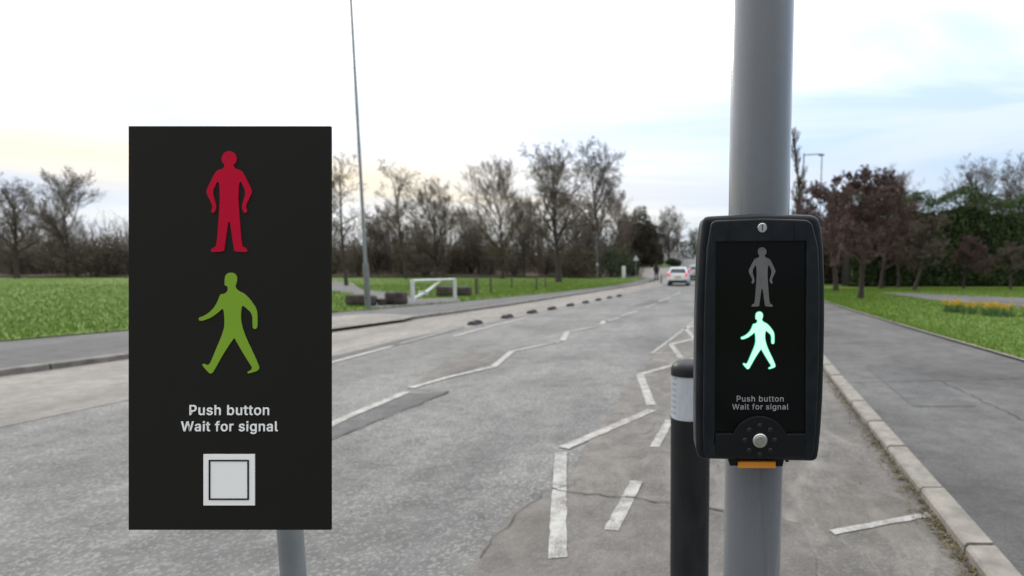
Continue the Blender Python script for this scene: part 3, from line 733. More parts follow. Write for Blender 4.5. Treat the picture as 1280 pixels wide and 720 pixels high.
# ------------------------------------------------------------------ left verge furniture
M['white_metal'] = mat('white_painted_metal', (0.62, 0.63, 0.62), 0.5, 0.12, 6)
M['galv'] = mat('galvanised_steel', (0.26, 0.28, 0.29), 0.5, 0.15, 10, metal=0.3)
M['post_dark'] = mat('grey_post_paint', (0.16, 0.17, 0.17), 0.6, 0.2, 8)
M['block'] = mat('dark_log', (0.055, 0.045, 0.038), 0.95, 0.4, 5, bump=0.8, bscale=25)
M['log_end'] = mat('log_cut_face', (0.16, 0.125, 0.09), 0.9, 0.35, 8)
M['wood'] = mat('weathered_post', (0.10, 0.085, 0.065), 0.9, 0.3, 6)
# lamp post
bx, by = gp(460, 385.5, 0.09).xy
lp = thing('lamp_post', 'tall slim grey lamp post with thicker base at the left verge', 'lamp post', (bx, by, 0.09))
MB().lathe([(0.088, 0), (0.088, 1.35), (0.075, 1.42), (0.055, 1.5)], 16).build('base', M['post_dark'], lp, smooth=True)
MB().tube([(0, 0, 1.5), (0, 0, 5), (0, 0, 10.0)], [0.050, 0.044, 0.034], 12).build('shaft', M['galv'], lp, smooth=True)
MB().lathe([(0.045, 9.98), (0.06, 10.05), (0.11, 10.1), (0.11, 10.16), (0.04, 10.2)], 16).build('lantern', M['galv'], lp, smooth=True)
MB().box((0, -0.09, 0.6), (0.09, 0.02, 0.5)).build('access_door', M['post_dark'], lp, bevel=0.004)
# barrier
ga, gb = gp(516.5, 378, 0.09), gp(569, 373, 0.09)
gt = thing('vehicle_barrier', 'white metal swing barrier with a diagonal brace across the path', 'barrier', ga)
d = (gb - ga); L = d.length; u = d.normalized(); hgt = 0.88
for o_ in (0, L):
    MB().box((u.x * o_, u.y * o_, hgt / 2 - 0.02), (0.11, 0.11, hgt), math.atan2(u.y, u.x)).build('post', M['white_metal'], gt, bevel=0.008)
MB().tube([u * 0.06 + Vector((0, 0, hgt - 0.06)), u * (L - 0.06) + Vector((0, 0, hgt - 0.06))], 0.045, 8).build('top_bar', M['white_metal'], gt)
MB().tube([u * 0.08 + Vector((0, 0, 0.16)), u * (L * 0.30) + Vector((0, 0, 0.36)), u * (L * 0.64) + Vector((0, 0, hgt - 0.10))], [0.05, 0.06, 0.03], 8).build('brace', M['white_metal'], gt)
MB().box((u.x * L * .22, u.y * L * .22, 0.33), (0.34, 0.07, 0.14), 0.25).build('counterweight', M['white_metal'], gt, bevel=0.01)
# logs / stones that close the verge
def log(label, pxx, py, wpx, hpx, seed, dep=0.5):
    p = gp(pxx, py, 0.09); s = p.y / 690; wdt, h = wpx * s, hpx * s; r = random.Random(seed)
    b = bmesh.new(); bmesh.ops.create_cube(b, size=1); bmesh.ops.subdivide_edges(b, edges=b.edges, cuts=5, use_grid_fill=True)
    for v in b.verts:
        q = v.co * 2; l = max(abs(q.x) ** 5 + abs(q.y) ** 5 + abs(q.z) ** 5, 1e-6) ** 0.2
        v.co = q / l * 0.5
        v.co *= 1 + 0.12 * noise.noise(v.co * 3.1 + Vector((seed, 0, 0)))
        v.co = Vector((v.co.x * wdt, v.co.y * dep, v.co.z * h + h * 0.44))
    me = bpy.data.meshes.new('boulder'); b.to_mesh(me); b.free(); me.materials.append(M['block'])
    for f in me.polygons: f.use_smooth = True
    o = bpy.data.objects.new('boulder', me); COL.objects.link(o); o.location = p; o.rotation_euler.z = r.uniform(-0.15, 0.15)
    return tag(o, label, 'boulder', 'dark boulders closing the verge')
log('long dark boulder directly left of the lamp post base', 452, 382, 34, 15, 1, 0.6)
log('square dark boulder right of the lamp post', 495.5, 380.5, 24, 17, 2, 0.6)
log('small dark stone between lamp post and square boulder', 478, 381.5, 9, 9, 3, 0.3)
log('dark boulder seen through the white barrier', 557, 370.5, 19, 14, 4, 0.6)
log('dark boulder just right of the white barrier', 580, 370, 17, 13, 5, 0.6)
# wooden posts
def vpost(label, pxx, py, hpx, wpx, cap=False):
    p = gp(pxx, py, 0.09); s = p.y / 690
    o = MB().box((0, 0, hpx * s / 2 - 0.02), (wpx * s, wpx * s, hpx * s), taper=0.92).build('wooden_post', M['wood'], bevel=0.01); o.location = p
    return tag(o, label, 'post', 'weathered wooden posts along the verge')
vpost('thick wooden post just right of the dark boulders', 596, 368.5, 21, 3.5)
vpost('wooden post second to the right of the dark boulders', 614, 366.5, 19, 2.6)
vpost('thin wooden post beside the broom shaped tree', 671, 363, 19, 2.2)
vpost('thin wooden stake between posts and broom shaped tree', 640, 360, 14, 1.8)
vpost('thin wooden stake standing in front of the tall dark tree', 682, 360.5, 15, 1.8)
# tree guard
tp = gp(477, 350.5, 0.09); tg = thing('tree_guard', 'small wooden tree guard frame on the lawn behind the boulders', 'tree guard', tp); s = tp.y / 690
for dx in (-3.6, 3.6): MB().box((dx * s, 0, 5.5 * s), (1.0 * s, 1.0 * s, 11.5 * s)).build('stake', M['wood'], tg)
MB().box((0, 0, 10 * s), (6.2 * s, 0.7 * s, 1.2 * s)).build('crossbar', M['wood'], tg)
# separators on the cycle lane edge
M['rubber'] = mat('black_rubber', (0.035, 0.032, 0.03), 0.8, 0.4, 14)
M['ref_white'] = mat('white_reflector', (0.5, 0.5, 0.48), 0.5, 0.1, 10)
sep0 = thing('lane_separator', '', 'lane separator', (0, 0, 0), 0, 'black rubber separators along the cycle lane')
prof = [(-0.24, 0.0), (-0.23, 0.055), (-0.13, 0.095), (0.13, 0.095), (0.23, 0.055), (0.24, 0.0)]
vv = []
for yv, zv in prof:
    for xv in (-0.10, -0.06, 0.06, 0.10): vv.append((xv, yv, zv if abs(xv) < 0.08 else 0.0))
ff = [(i*4+j, i*4+j+1, (i+1)*4+j+1, (i+1)*4+j) for i in range(5) for j in range(3)]
mesh_obj('body', vv, ff, M['rubber'], sep0)
for yv in (-0.17, 0.17): MB().box((0, yv, 0.086), (0.10, 0.045, 0.012)).build('reflector', M['ref_white'], sep0)
spots = [(594, 405.5), (634, 397.5), (665, 391.5), (690, 387), (713, 382.5), (732, 379), (748, 375.7), (762, 373), (774, 370.6)]
ords = ['nearest black separator on the cycle lane edge', 'second black separator along the cycle lane edge', 'third black separator along the cycle lane edge', 'fourth black separator along the cycle lane edge', 'fifth black separator along the cycle lane edge', 'sixth black separator along the cycle lane edge', 'seventh black separator along the cycle lane edge', 'eighth black separator along the cycle lane edge', 'farthest black separator on the cycle lane edge']
for i, (a, c) in enumerate(spots):
    o = sep0 if i == 0 else copy_tree(sep0); q = gp(a, c); o.location = (q.x, q.y, 0.013); o.rotation_euler.z = -0.155; o['label'] = ords[i]
# footway pole, sign, far posts
fp = thing('footway_pole', 'thin grey pole with a small white plate under the tallest tree', 'pole', (*gp(747, 352, 0.09).xy, 0.09)); s = fp.location.y / 690
MB().tube([(0, 0, 0), (0, 0, 62 * s)], [0.06, 0.05], 10).build('shaft', M['post_dark'], fp)
MB().box((0, -0.08, 21 * s), (0.18, 0.02, 0.30)).build('plate', M['white_metal'], fp)
ws = thing('warning_sign', 'pale triangular road sign on a thin post by the green bush', 'road sign', at(795, 60, 0.09)); s = ws.location.y / 690
MB().tube([(0, 0.03, 0), (0, 0.03, 26 * s)], 0.035, 8).build('post', M['galv'], ws)
a_ = 3.6 * s
sheet_curve('sign_plate', [[(-a_, 21 * s), (a_, 21 * s), (0, 28 * s)]], -0.012, 0.02, M['white_metal'], ws)
def fbollard(label, pxx, py, hpx, wpx, m, name='bollard'):
    q = gp(pxx, py, 0.09) if py > 350 else Vector(at(pxx, 59, 0.09)); s = q.y / 690
    o = MB().lathe([(wpx * s / 2, 0), (wpx * s / 2, hpx * s * 0.92), (wpx * s * 0.35, hpx * s)], 12).build(name, m, smooth=True); o.location = q
    return tag(o, label, 'bollard')
fbollard('pale concrete bollard at the foot of the green bush', 779.5, 347.5, 15, 4.5, M['white_metal'])
fbollard('slim grey bollard beside the walking person', 826.5, 354, 11, 2.4, M['post_dark'])
# far lamp columns behind the signal pole
lp2 = thing('lamp_column', 'dark lamp column with an arm reaching right behind the signal pole', 'lamp post', at(1001, 44, 0.1)); s = 44 / 690
MB().tube([(0, 0, 0), (0, 0, 140 * s + 1.25)], [0.075, 0.05], 10).build('shaft', M['post_dark'], lp2)
MB().tube([(0, 0, 138 * s + 1.25), (20 * s, 0, 139 * s + 1.25)], 0.04, 8).build('arm', M['post_dark'], lp2)
MB().box((21 * s, 0, 138 * s + 1.25), (0.40, 0.2, 0.12)).build('lantern', M['post_dark'], lp2)
lp3 = thing('lamp_column', 'thin lamp column standing right of the dark arm, above the red trees', 'lamp post', at(1023, 52, 0.1)); s = 52 / 690
MB().tube([(0, 0, 0), (0, 0, 136 * s + 1.25)], [0.07, 0.045], 10).build('shaft', M['post_dark'], lp3)
MB().box((0, 0, 137 * s + 1.25), (0.34, 0.2, 0.1)).build('lantern', M['post_dark'], lp3)

# far house
M['render'] = mat('house_render', (0.24, 0.205, 0.185), 0.9, 0.15, 1.5)
M['slate'] = mat('slate_roof', (0.075, 0.07, 0.072), 0.7, 0.25, 3)
M['glass'] = mat('window_glass', (0.03, 0.035, 0.04), 0.1, 0.2, 2)
hs = thing('house', 'long pale rendered house with grey slate roof beyond the conifers', 'house', (-0.2, 92, gz(92)))
ang = math.atan2(4.9, 30) ; hs.rotation_euler.z = -ang
Lh, Wh, He = 30.5, 4.6, 5.4
MB().box((-Wh / 2, Lh / 2, He / 2), (Wh, Lh, He)).build('wall', M['render'], hs)
rv = [(0.35, -0.3, He - 0.05), (0.35, Lh + 0.3, He - 0.05), (-Wh / 2, Lh + 0.3, He + 1.5), (-Wh / 2, -0.3, He + 1.5), (-Wh - 0.35, -0.3, He - 0.05), (-Wh - 0.35, Lh + 0.3, He - 0.05)]
rf = mesh_obj('roof', rv + [(x, y, z + 0.16) for x, y, z in rv], [(6, 7, 8, 9), (9, 8, 11, 10), (0, 3, 2, 1), (3, 4, 5, 2), (0, 1, 7, 6), (4, 10, 11, 5), (0, 6, 9, 3), (3, 9, 10, 4), (1, 2, 8, 7), (2, 5, 11, 8)], M['slate'], hs)
for yy in (8, 22): MB().box((-Wh / 2, yy, He + 1.9), (0.8, 1.2, 1.6)).build('chimney', M['render'], rf)
for yy in (3, 8, 13, 18, 23, 28):
    for zz in (1.5, 4.1):
        wn = MB().box((0.0, yy, zz), (0.10, 1.3, 1.35)).build('window', M['white_metal'], hs); MB().box((0.03, yy, zz), (0.06, 1.1, 1.15)).build('pane', M['glass'], wn)

# ------------------------------------------------------------------ cars
M['car_white'] = mat('white_car_paint', (0.78, 0.82, 0.86), 0.25, 0.04, 2)
M['car_silver'] = mat('silver_car_paint', (0.50, 0.53, 0.56), 0.25, 0.04, 2)
M['car_black'] = mat('black_trim', (0.018, 0.018, 0.02), 0.5, 0.2, 8)
M['tyre'] = mat('tyre', (0.02, 0.02, 0.02), 0.8, 0.2, 12)
M['tail'] = mat('tail_lamp', (0.5, 0.02, 0.02), 0.3, 0.1, 8, emit=(1, 0.12, 0.12), estr=0.55)
M['plate_y'] = mat('rear_plate', (0.62, 0.5, 0.12), 0.5, 0.1, 10)
M['rim'] = mat('alloy', (0.4, 0.4, 0.42), 0.35, 0.1, 10, metal=0.7)
def car(label, loc, rz, paint_m):
    t = thing('parked_car' if False else 'car', label, 'car', loc, rz)
    W2, L2 = 0.86, 2.05
    # side profile (y back->front, z), rear at -y
    secs = [(-2.05, 0.30, 0.62, 0.80), (-2.0, 0.24, 0.92, 0.84), (-1.7, 0.22, 0.98, 0.86), (0.6, 0.22, 0.96, 0.87), (1.5, 0.22, 0.86, 0.85), (1.95, 0.26, 0.70, 0.78), (2.05, 0.34, 0.55, 0.70)]
    v, f = [], []
    for y, z0, z1, hw in secs:
        v += [(-hw * 0.93, y, z0), (-hw, y, (z0 + z1) * 0.5), (-hw * 0.95, y, z1), (-hw * 0.5, y, z1 + 0.02), (hw * 0.5, y, z1 + 0.02), (hw * 0.95, y, z1), (hw, y, (z0 + z1) * 0.5), (hw * 0.93, y, z0)]
    for i in range(len(secs) - 1):
        for j in range(8): f.append((i*8+j, i*8+(j+1) % 8, (i+1)*8+(j+1) % 8, (i+1)*8+j))
    f += [tuple(range(8))[::-1], tuple(len(secs)*8 - 8 + j for j in range(8))]
    body = mesh_obj('body', v, f, paint_m, t, smooth=True); body.data.set_sharp_from_angle(angle=R(38)); 
    cab = [(-1.92, 0.97, 0.80), (-1.55, 1.44, 0.60), (-0.6, 1.50, 0.60), (0.35, 1.44, 0.58), (1.05, 0.95, 0.76)]
    def cabin(scale, z_in, name, m, y_in=0.0):
        v, f = [], []
        for y, z, hw in cab: v += [(-0.80 if z < 1 else -hw * scale, y, z + z_in), (0.80 if z < 1 else hw * scale, y, z + z_in)]
        v += [(-0.82, -1.9, 0.93), (0.82, -1.9, 0.93), (-0.8, 1.05, 0.93), (0.8, 1.05, 0.93)]
        for i in range(4): f.append((2*i, 2*i+1, 2*i+3, 2*i+2))
        f += [(0, 2, 4, 6, 8, 12, 10), (1, 11, 13, 9, 7, 5, 3), (10, 11, 1, 0), (8, 9, 13, 12)]
        return mesh_obj(name, v, f, m, t)
    cabin(1.0, 0.0, 'cabin', paint_m)
    # glass set into the cabin, proud by a few mm
    def quad(name, pts, m): 
        c = [Vector(p) for p in pts]; n = (c[1] - c[0]).cross(c[2] - c[0]).normalized() * 0.012
        return mesh_obj(name, [p + n for p in c] + [p - n * 0.5 for p in c], [(0, 1, 2, 3), (7, 6, 5, 4)] + [(i, 4+i, 4+(i+1) % 4, (i+1) % 4)[::-1] for i in range(4)], m, t)
    quad('rear_window', [(-0.66, -1.88, 1.02), (0.66, -1.88, 1.02), (0.54, -1.60, 1.37), (-0.54, -1.60, 1.37)], M['glass'])
    quad('windscreen', [(0.66, 0.98, 1.0), (-0.66, 0.98, 1.0), (-0.54, 0.42, 1.38), (0.54, 0.42, 1.38)], M['glass'])
    for sx in (-1, 1):
        pts = [(sx * 0.795, -1.5, 1.0), (sx * 0.785, 0.75, 1.0), (sx * 0.61, 0.25, 1.38), (sx * 0.615, -1.35, 1.38)]
        quad('side_window', pts if sx > 0 else pts[::-1], M['glass'])
        MB().box((sx * 0.69, -1.985, 0.90), (0.2, 0.16, 0.24)).build('tail_lamp', M['tail'], t, bevel=0.02)
        MB().box((sx * 0.62, 1.97, 0.66), (0.3, 0.12, 0.14)).build('headlight', M['ref_white'], t, bevel=0.02)
        MB().box((sx * 0.95, 0.62, 1.02), (0.18, 0.10, 0.13)).build('mirror', paint_m, t, bevel=0.02)
        for yy in (-1.28, 1.28):
            wh = MB().tube([(sx * 0.62, yy, 0.31), (sx * 0.85, yy, 0.31)], 0.31, 20).build('wheel', M['tyre'], t)
            MB().tube([(sx * 0.84, yy, 0.31), (sx * 0.86, yy, 0.31)], 0.2, 14).build('rim', M['rim'], wh)
    MB().box((0, -2.07, 0.36), (1.52, 0.10, 0.22)).build('bumper', M['car_black'], t, bevel=0.02)
    MB().box((0, -2.07, 0.72), (0.52, 0.03, 0.12)).build('number_plate', M['plate_y'], t)
    return t
q = gp(850.3, 357.6)
car('white hatchback driving away with red tail lamps lit', (q.x, q.y + 2.0, 0.0), -0.10, M['car_white'])
car('pale silver car ahead of the white hatchback, half hidden by the unit', (4.35, 58.0, gz(58)), -0.10, M['car_silver'])

# ------------------------------------------------------------------ person on the far footway
M['coat'] = mat('dark_coat', (0.018, 0.018, 0.022), 0.9, 0.3, 6)
M['skin'] = mat('skin', (0.42, 0.27, 0.20), 0.6, 0.1, 10)
M['hair'] = mat('dark_hair', (0.02, 0.016, 0.013), 0.7, 0.2, 20)
def person(label, loc, rz, h=1.72):
    t = thing('person', label, 'person', loc, rz); k = h / 1.75
    J = {'pel': (0, 0, .95), 'wai': (0, 0, 1.12), 'che': (0, .01, 1.35), 'nek': (0, .0, 1.49), 'hd': (0, -.02, 1.60), 'top': (0, -.02, 1.72),
         'hl': (-.10, 0, .90), 'kl': (-.11, -.16, .50), 'al': (-.11, -.12, .09), 'tl': (-.12, -.30, .05), 'hr': (.10, 0, .90), 'kr': (.11, .06, .50), 'ar': (.11, .28, .14), 'tr': (.12, .16, .03),
         'sl': (-.19, 0, 1.42), 'el': (-.25, .10, 1.15), 'wl': (-.23, .03, .90), 'fl': (-.22, -.02, .80), 'sr': (.19, 0, 1.42), 'er': (.25, -.04, 1.15), 'wr': (.22, -.20, .95), 'fr': (.21, -.25, .86)}
    rad = {'pel': .15, 'wai': .145, 'che': .165, 'nek': .06, 'hd': .10, 'top': .075, 'hl': .10, 'kl': .065, 'al': .045, 'tl': .04, 'hr': .10, 'kr': .065, 'ar': .045, 'tr': .04, 'sl': .075, 'el': .055, 'wl': .04, 'fl': .03, 'sr': .075, 'er': .055, 'wr': .04, 'fr': .03}
    E_ = ['pel wai', 'wai che', 'che nek', 'nek hd', 'hd top', 'pel hl', 'hl kl', 'kl al', 'al tl', 'pel hr', 'hr kr', 'kr ar', 'ar tr', 'che sl', 'sl el', 'el wl', 'wl fl', 'che sr', 'sr er', 'er wr', 'wr fr']
    names = list(J); idx = {n_: i for i, n_ in enumerate(names)}
    me = bpy.data.meshes.new('body'); me.from_pydata([tuple(c * k for c in J[n_]) for n_ in names], [tuple(idx[a] for a in e.split()) for e in E_], [])
    tmp = bpy.data.objects.new('body', me); COL.objects.link(tmp)
    sk = tmp.modifiers.new('skin', 'SKIN'); tmp.modifiers.new('sub', 'SUBSURF').levels = 1
    for i, n_ in enumerate(names):
        s_ = me.skin_vertices[0].data[i]; s_.radius = (rad[n_] * k, rad[n_] * k); s_.use_root = (n_ == 'pel')
    m2 = bpy.data.meshes.new_from_object(tmp.evaluated_get(bpy.context.evaluated_depsgraph_get())); bpy.data.objects.remove(tmp)
    m2.materials.clear(); m2.materials.append(M['coat']); m2.materials.append(M['skin'])
    for f in m2.polygons:
        c = f.center; f.use_smooth = True
        if (c.z > 1.50 * k and c.y < 0.02) or (c.z < 0.90 * k and c.z > 0.7 * k and abs(c.x) > 0.17): f.material_index = 1
    m2.name = 'body'; o = bpy.data.objects.new('body', m2); COL.objects.link(o); o.parent = t
    MB().lathe([(0.05, 1.52), (0.115, 1.56), (0.128, 1.64), (0.115, 1.72), (0.06, 1.775)], 14, (0, 0.035, 0)).build('hair', M['hair'], t, smooth=True)
    MB().lathe([(0.185, 0.78), (0.18, 1.0), (0.165, 1.15), (0.19, 1.36), (0.12, 1.47)], 16).build('coat', M['coat'], t, smooth=True)
    return t
person('person in dark coat walking on the far left footway', (*gp(820.5, 352.5, 0.09).xy, 0.09), 2.9, 1.78)

# ------------------------------------------------------------------ bollard by the crossing
M['boll'] = mat('black_bollard_plastic', (0.005, 0.0068, 0.008), 0.5, 0.2, 12, spec=0.35, bump=0.08, bscale=120, wear=0.07, stretch=(1, 1, 0.3), wscale=18)
M['band'] = mat('reflective_sheeting', (0.50, 0.52, 0.57), 0.30, 0.06, 6, wear=0.35, stretch=(1, 1, 0.3), wscale=20)
BY = 2.06; bc = P(863, 520, BY); br = 0.0755
zt, zb0, zb1 = P(863, 452, BY).z, P(863, 528, BY - br).z, P(863, 474, BY - br).z
bo = thing('bollard', 'black bollard with white reflective band beside the push button unit', 'bollard', (bc.x, BY, 0.004))
MB().lathe([(0.092, 0), (0.092, 0.05), (br, 0.08), (br, zb0 - 0.002)], 48).build('body', M['boll'], bo, smooth=True)
bn = MB().lathe([(br - 0.0025, zb0 - 0.002), (br - 0.0025, zb1)], 48).build('reflective_band', M['band'], bo, smooth=True)
prof = [(br, zb1)] + [(br * math.cos(a) ** 0.45, zb1 + 0.012 + (zt - zb1 - 0.012) * math.sin(a) ** 0.8) for a in [i * math.pi / 2 / 10 for i in range(10)]] + [(0.004, zt)]
MB().lathe(prof, 48).build('cap', M['boll'], bo, smooth=True)
M['band_rib'] = mat('sheeting_rib', (0.36, 0.39, 0.46), 0.35, 0.05, 6)
for i in range(7):                                         # faint bars printed on the sheeting
    z = zb0 + 0.02 + i * (zb1 - zb0 - 0.03) / 6; v, f = [], []
    for k in range(9):
        a = R(182 + k * 4.5)
        for zz in (z, z + 0.007): v.append(((br + 0.0004) * math.cos(a), (br + 0.0004) * math.sin(a), zz))
    f = [(2*k, 2*k+2, 2*k+3, 2*k+1) for k in range(8)]
    mesh_obj('sheeting_bar', v, f, M['band_rib'], bn)

# ------------------------------------------------------------------ signal pole
M['pole'] = mat('grey_pole_paint', (0.148, 0.16, 0.18), 0.26, 0.08, 3, bump=0.05, bscale=40, wear=0.28, stretch=(1, 1, 0.10), wscale=26)
PY = 1.155
M['pole'].node_tree.nodes['Principled BSDF'].inputs['Coat Weight'].default_value = 0.7
M['pole'].node_tree.nodes['Principled BSDF'].inputs['Coat Roughness'].default_value = 0.08
pc = P(945.5, 410, PY); pr = 0.0615
po = thing('signal_pole', 'smooth grey steel signal pole carrying the push button unit', 'pole', (pc.x, PY, 0.004))
MB().lathe([(pr, -0.004), (pr, 2.9)], 64).build('shaft', M['pole'], po, smooth=True)
MB().lathe([(pr + 0.002, 2.88), (pr + 0.002, 2.905), (pr * 0.5, 2.915), (0.002, 2.917)], 48).build('end_cap', M['pole'], po, smooth=True)
MB().lathe([(0.10, 0.0), (0.10, 0.012), (0.075, 0.035), (pr + 0.0015, 0.05)], 48).build('base_collar', M['pole'], po, smooth=True)

# ------------------------------------------------------------------ push button unit
M['case'] = mat('black_moulded_plastic', (0.0055, 0.0085, 0.0125), 0.36, 0.12, 20, spec=0.3, bump=0.06, bscale=400, wear=0.05, stretch=(1, 1, 0.6), wscale=30)
M['case2'] = mat('black_satin_plastic', (0.004, 0.005, 0.006), 0.42, 0.12, 20, spec=0.3, bump=0.05, bscale=400)
M['lens'] = mat('black_display_glass', (0.003, 0.0036, 0.004), 0.12, 0.1, 3, spec=0.22)
M['man_off'] = mat('unlit_red_man', (0.145, 0.14, 0.145), 0.5, 0.12, 60)
M['man_on'] = mat('lit_green_man', (0.25, 0.5, 0.38), 0.5, 0.02, 60, emit=(0.58, 1.0, 0.80), estr=0.70)
M['man_glow'] = mat('green_glow_edge', (0.02, 0.4, 0.2), 0.5, 0.02, 60, emit=(0.02, 0.55, 0.28), estr=0.6)  # saturated green emission for the imitated glow round the figure
M['letter'] = mat('grey_lettering', (0.36, 0.37, 0.38), 0.6, 0.06, 60)
M['steel'] = mat('brushed_steel', (0.55, 0.55, 0.54), 0.32, 0.1, 90, metal=0.9)
M['steel_dark'] = mat('worn_steel', (0.36, 0.35, 0.33), 0.42, 0.25, 160, metal=0.7)
M['orange'] = mat('orange_plastic', (0.72, 0.27, 0.02), 0.45, 0.06, 30)
M['ring'] = mat('sounder_ring_plastic', (0.02, 0.022, 0.024), 0.25, 0.1, 30)
M['hole'] = mat('dark_hole', (0.004, 0.004, 0.004), 0.7, 0.1, 30)
UY = 1.0
uo = P(953, 578, UY)
un = thing('push_button_unit', 'black pedestrian push button unit showing a lit green man', 'crossing unit', uo)
def U(a, c): v = P(a, c, UY) - uo; return (v.x, v.z)
def arc_corner(pts, rads, n=7):
    """round each corner of a closed outline"""
    o = []; m = len(pts)
    for i in range(m):
        p0, p, p1 = Vector(pts[i-1]), Vector(pts[i]), Vector(pts[(i+1) % m]); rr = rads[i]
        a, b = (p0 - p), (p1 - p)
        if rr <= 0: o.append(tuple(p)); continue
        ra, rb = min(rr, a.length * .49), min(rr, b.length * .49); q0, q1 = p + a.normalized() * ra, p + b.normalized() * rb
        for k in range(n + 1):
            t = k / n; o.append(tuple(q0 * (1-t)**2 + p * 2*t*(1-t) + q1 * t*t))
    return o
def upx(lst): return [U(*p) for p in lst]
left_side = [(877.5, 280), (874.5, 310), (872.5, 350), (871, 400), (870.5, 450), (870, 500), (870, 540), (870.5, 565)]
right_side = [(1026.5, 565), (1029, 540), (1031.5, 500), (1033, 450), (1034, 400), (1034, 350), (1032.5, 310), (1030, 285)]
outer_raw = [(880, 269.5)] + left_side + [(874, 577), (1024, 580)] + right_side + [(1025, 267.5), (952, 266)]
rads = [0.012] + [0] * 8 + [0.012, 0.012] + [0] * 8 + [0.018, 0]
outer = arc_corner(upx(outer_raw), rads)
sheet_curve('housing', [outer], 0.010, 0.075, M['case'], un, bevel=0.009, res=4)
# raised front bezel with the display opening
inner_raw = [(895, 303), (1007.5, 302), (1006, 556), (893.5, 556)]
inner = upx(inner_raw)
bez_raw = [(889, 276)] + [(x + 9, y) for x, y in left_side[1:]] + [(884, 572), (1014, 574)] + [(x - 10, y) for x, y in right_side[:-1]] + [(1014, 275), (952, 273)]
bez = arc_corner(upx(bez_raw), [0.010] + [0] * 7 + [0.008, 0.008] + [0] * 7 + [0.014, 0])
sheet_curve('front_bezel', [bez, inner], -0.004, 0.015, M['case'], un, bevel=0.0035, res=4)
sheet_curve('display_panel', [upx([(894, 302), (1008.5, 301), (1007, 557), (892.5, 557)])], 0.0035, 0.006, M['lens'], un, bevel=0.0)
# button plate with the rounded hump
hump = [(894, 541.5), (914, 541)]
for k in range(15):
    a = R(158 - k * 9.7); hump.append((949 + 36 * math.cos(a), 556 - 36.5 * math.sin(a)))
hump += [(985, 541.5), (1006.5, 541.5), (1006, 569), (893.5, 568.5)]
bp = sheet_curve('button_plate', [upx(hump)], -0.0055, 0.012, M['case2'], un, bevel=0.0012, res=2)
def disc(name, a, c, rpx, y0, y1, m, par, n=28, dome=0.0):
    x, z = U(a, c); r_ = rpx / 690 * UY
    b = MB(); pts = [(x, y1, z), (x, y0 + r_ * 0.12, z), (x, y0, z)]
    return b.tube(pts, [r_, r_, r_ * 0.88], n).build(name, m, par, smooth=True)
bt = disc('button', 949, 549, 9.3, -0.0115, -0.0050, M['steel'], un, 36)
disc('button_face', 949, 549, 6.8, -0.0125, -0.011, M['steel_dark'], bt, 32)
for k in range(8):
    a = R(90 + 45 * k); 
    sh = disc('sounder_ring', 949 + 18.5 * math.cos(a), 549 - 18 * math.sin(a), 2.9, -0.0068, -0.005, M['ring'], bp, 16)
    disc('sounder_hole', 949 + 18.5 * math.cos(a), 549 - 18 * math.sin(a), 1.9, -0.0074, -0.006, M['hole'], sh, 14)
lk = disc('lock_surround', 952, 284.8, 7.2, -0.0048, -0.003, M['hole'], un, 28)
disc('lock', 952.3, 285, 5.8, -0.0060, -0.004, M['steel'], lk, 24)
x0, z0 = U(952.3, 285)
MB().box((x0, -0.0062, z0), (0.0016, 0.0008, 0.010)).build('key_slot', M['hole'], lk)
for a0, a1 in ((912, 911.2), (992.5, 994)):
    xa, za = U(a0, 276); xb, zb = U(a1, 300)
    MB().tube([(xa, -0.0042, za), ((xa + xb) / 2, -0.0046, (za + zb) / 2), (xb, -0.0042, zb)], [0.0006, 0.0013, 0.0013], 8).build('moulded_rib', M['case'], un, smooth=True)
# figures
RED = [(214, 134), (205, 150), (168, 162), (150, 186), (104, 280), (105, 300), (138, 368), (140, 385), (132, 404), (139, 417), (152, 415), (164, 385), (160, 364), (140, 290), (166, 234), (175, 230), (182, 250), (185, 330), (180, 420), (165, 615), (142, 627), (130, 640), (135, 652), (208, 648), (212, 628)]
def standing():
    o = [(240 + 45 * math.cos(R(a)), 92 + 46 * math.sin(R(a))) for a in range(52, -233, -12)]   # head, right neck over the top to left neck
    o = o[:]; o += RED + [(240, 432)] + [(480 - x, y) for x, y in RED[::-1]]
    return o
WALK = [(251, 54), (232, 58), (218, 72), (213, 95), (213, 132), (230, 135), (233, 158), (222, 175), (205, 183), (190, 184), (182, 195), (172, 225), (150, 265), (115, 298), (80, 318), (62, 322), (57, 333), (63, 343), (85, 342), (130, 325), (170, 297), (200, 270), (207, 280), (212, 320), (212, 380), (195, 435), (165, 505), (130, 590), (118, 606), (105, 608), (85, 600), (78, 608), (100, 635), (122, 658), (132, 660), (145, 650), (200, 550), (245, 480), (272, 443), (285, 470), (320, 530), (360, 595), (378, 622), (372, 638), (352, 648), (350, 656), (358, 659), (405, 645), (418, 635), (420, 620), (395, 560), (345, 455), (322, 395), (310, 340), (310, 290), (318, 250), (335, 260), (368, 290), (380, 315), (381, 380), (385, 390), (395, 393), (405, 388), (409, 375), (409, 300), (400, 265), (365, 215), (330, 180), (300, 167), (283, 152), (276, 135), (285, 115), (288, 90), (282, 70), (268, 57)]
def chaikin(p, n=2):
    for _ in range(n):
        q = []
        for i in range(len(p)):
            a, b = p[i], p[(i+1) % len(p)]
            q += [(a[0]*.8 + b[0]*.2, a[1]*.8 + b[1]*.2), (a[0]*.2 + b[0]*.8, a[1]*.2 + b[1]*.8)]
        p = q
    return p
def fit(pts, cx, y0, y1):               # picture pixels: centre x of the original box kept
    ys = [p[1] for p in pts]; s = (y1 - y0) / (max(ys) - min(ys)); return [(cx + (x - 240) * s, y0 + (y - min(ys)) * s) for x, y in pts]
std, wlk = chaikin(standing(), 1), chaikin(WALK, 1)
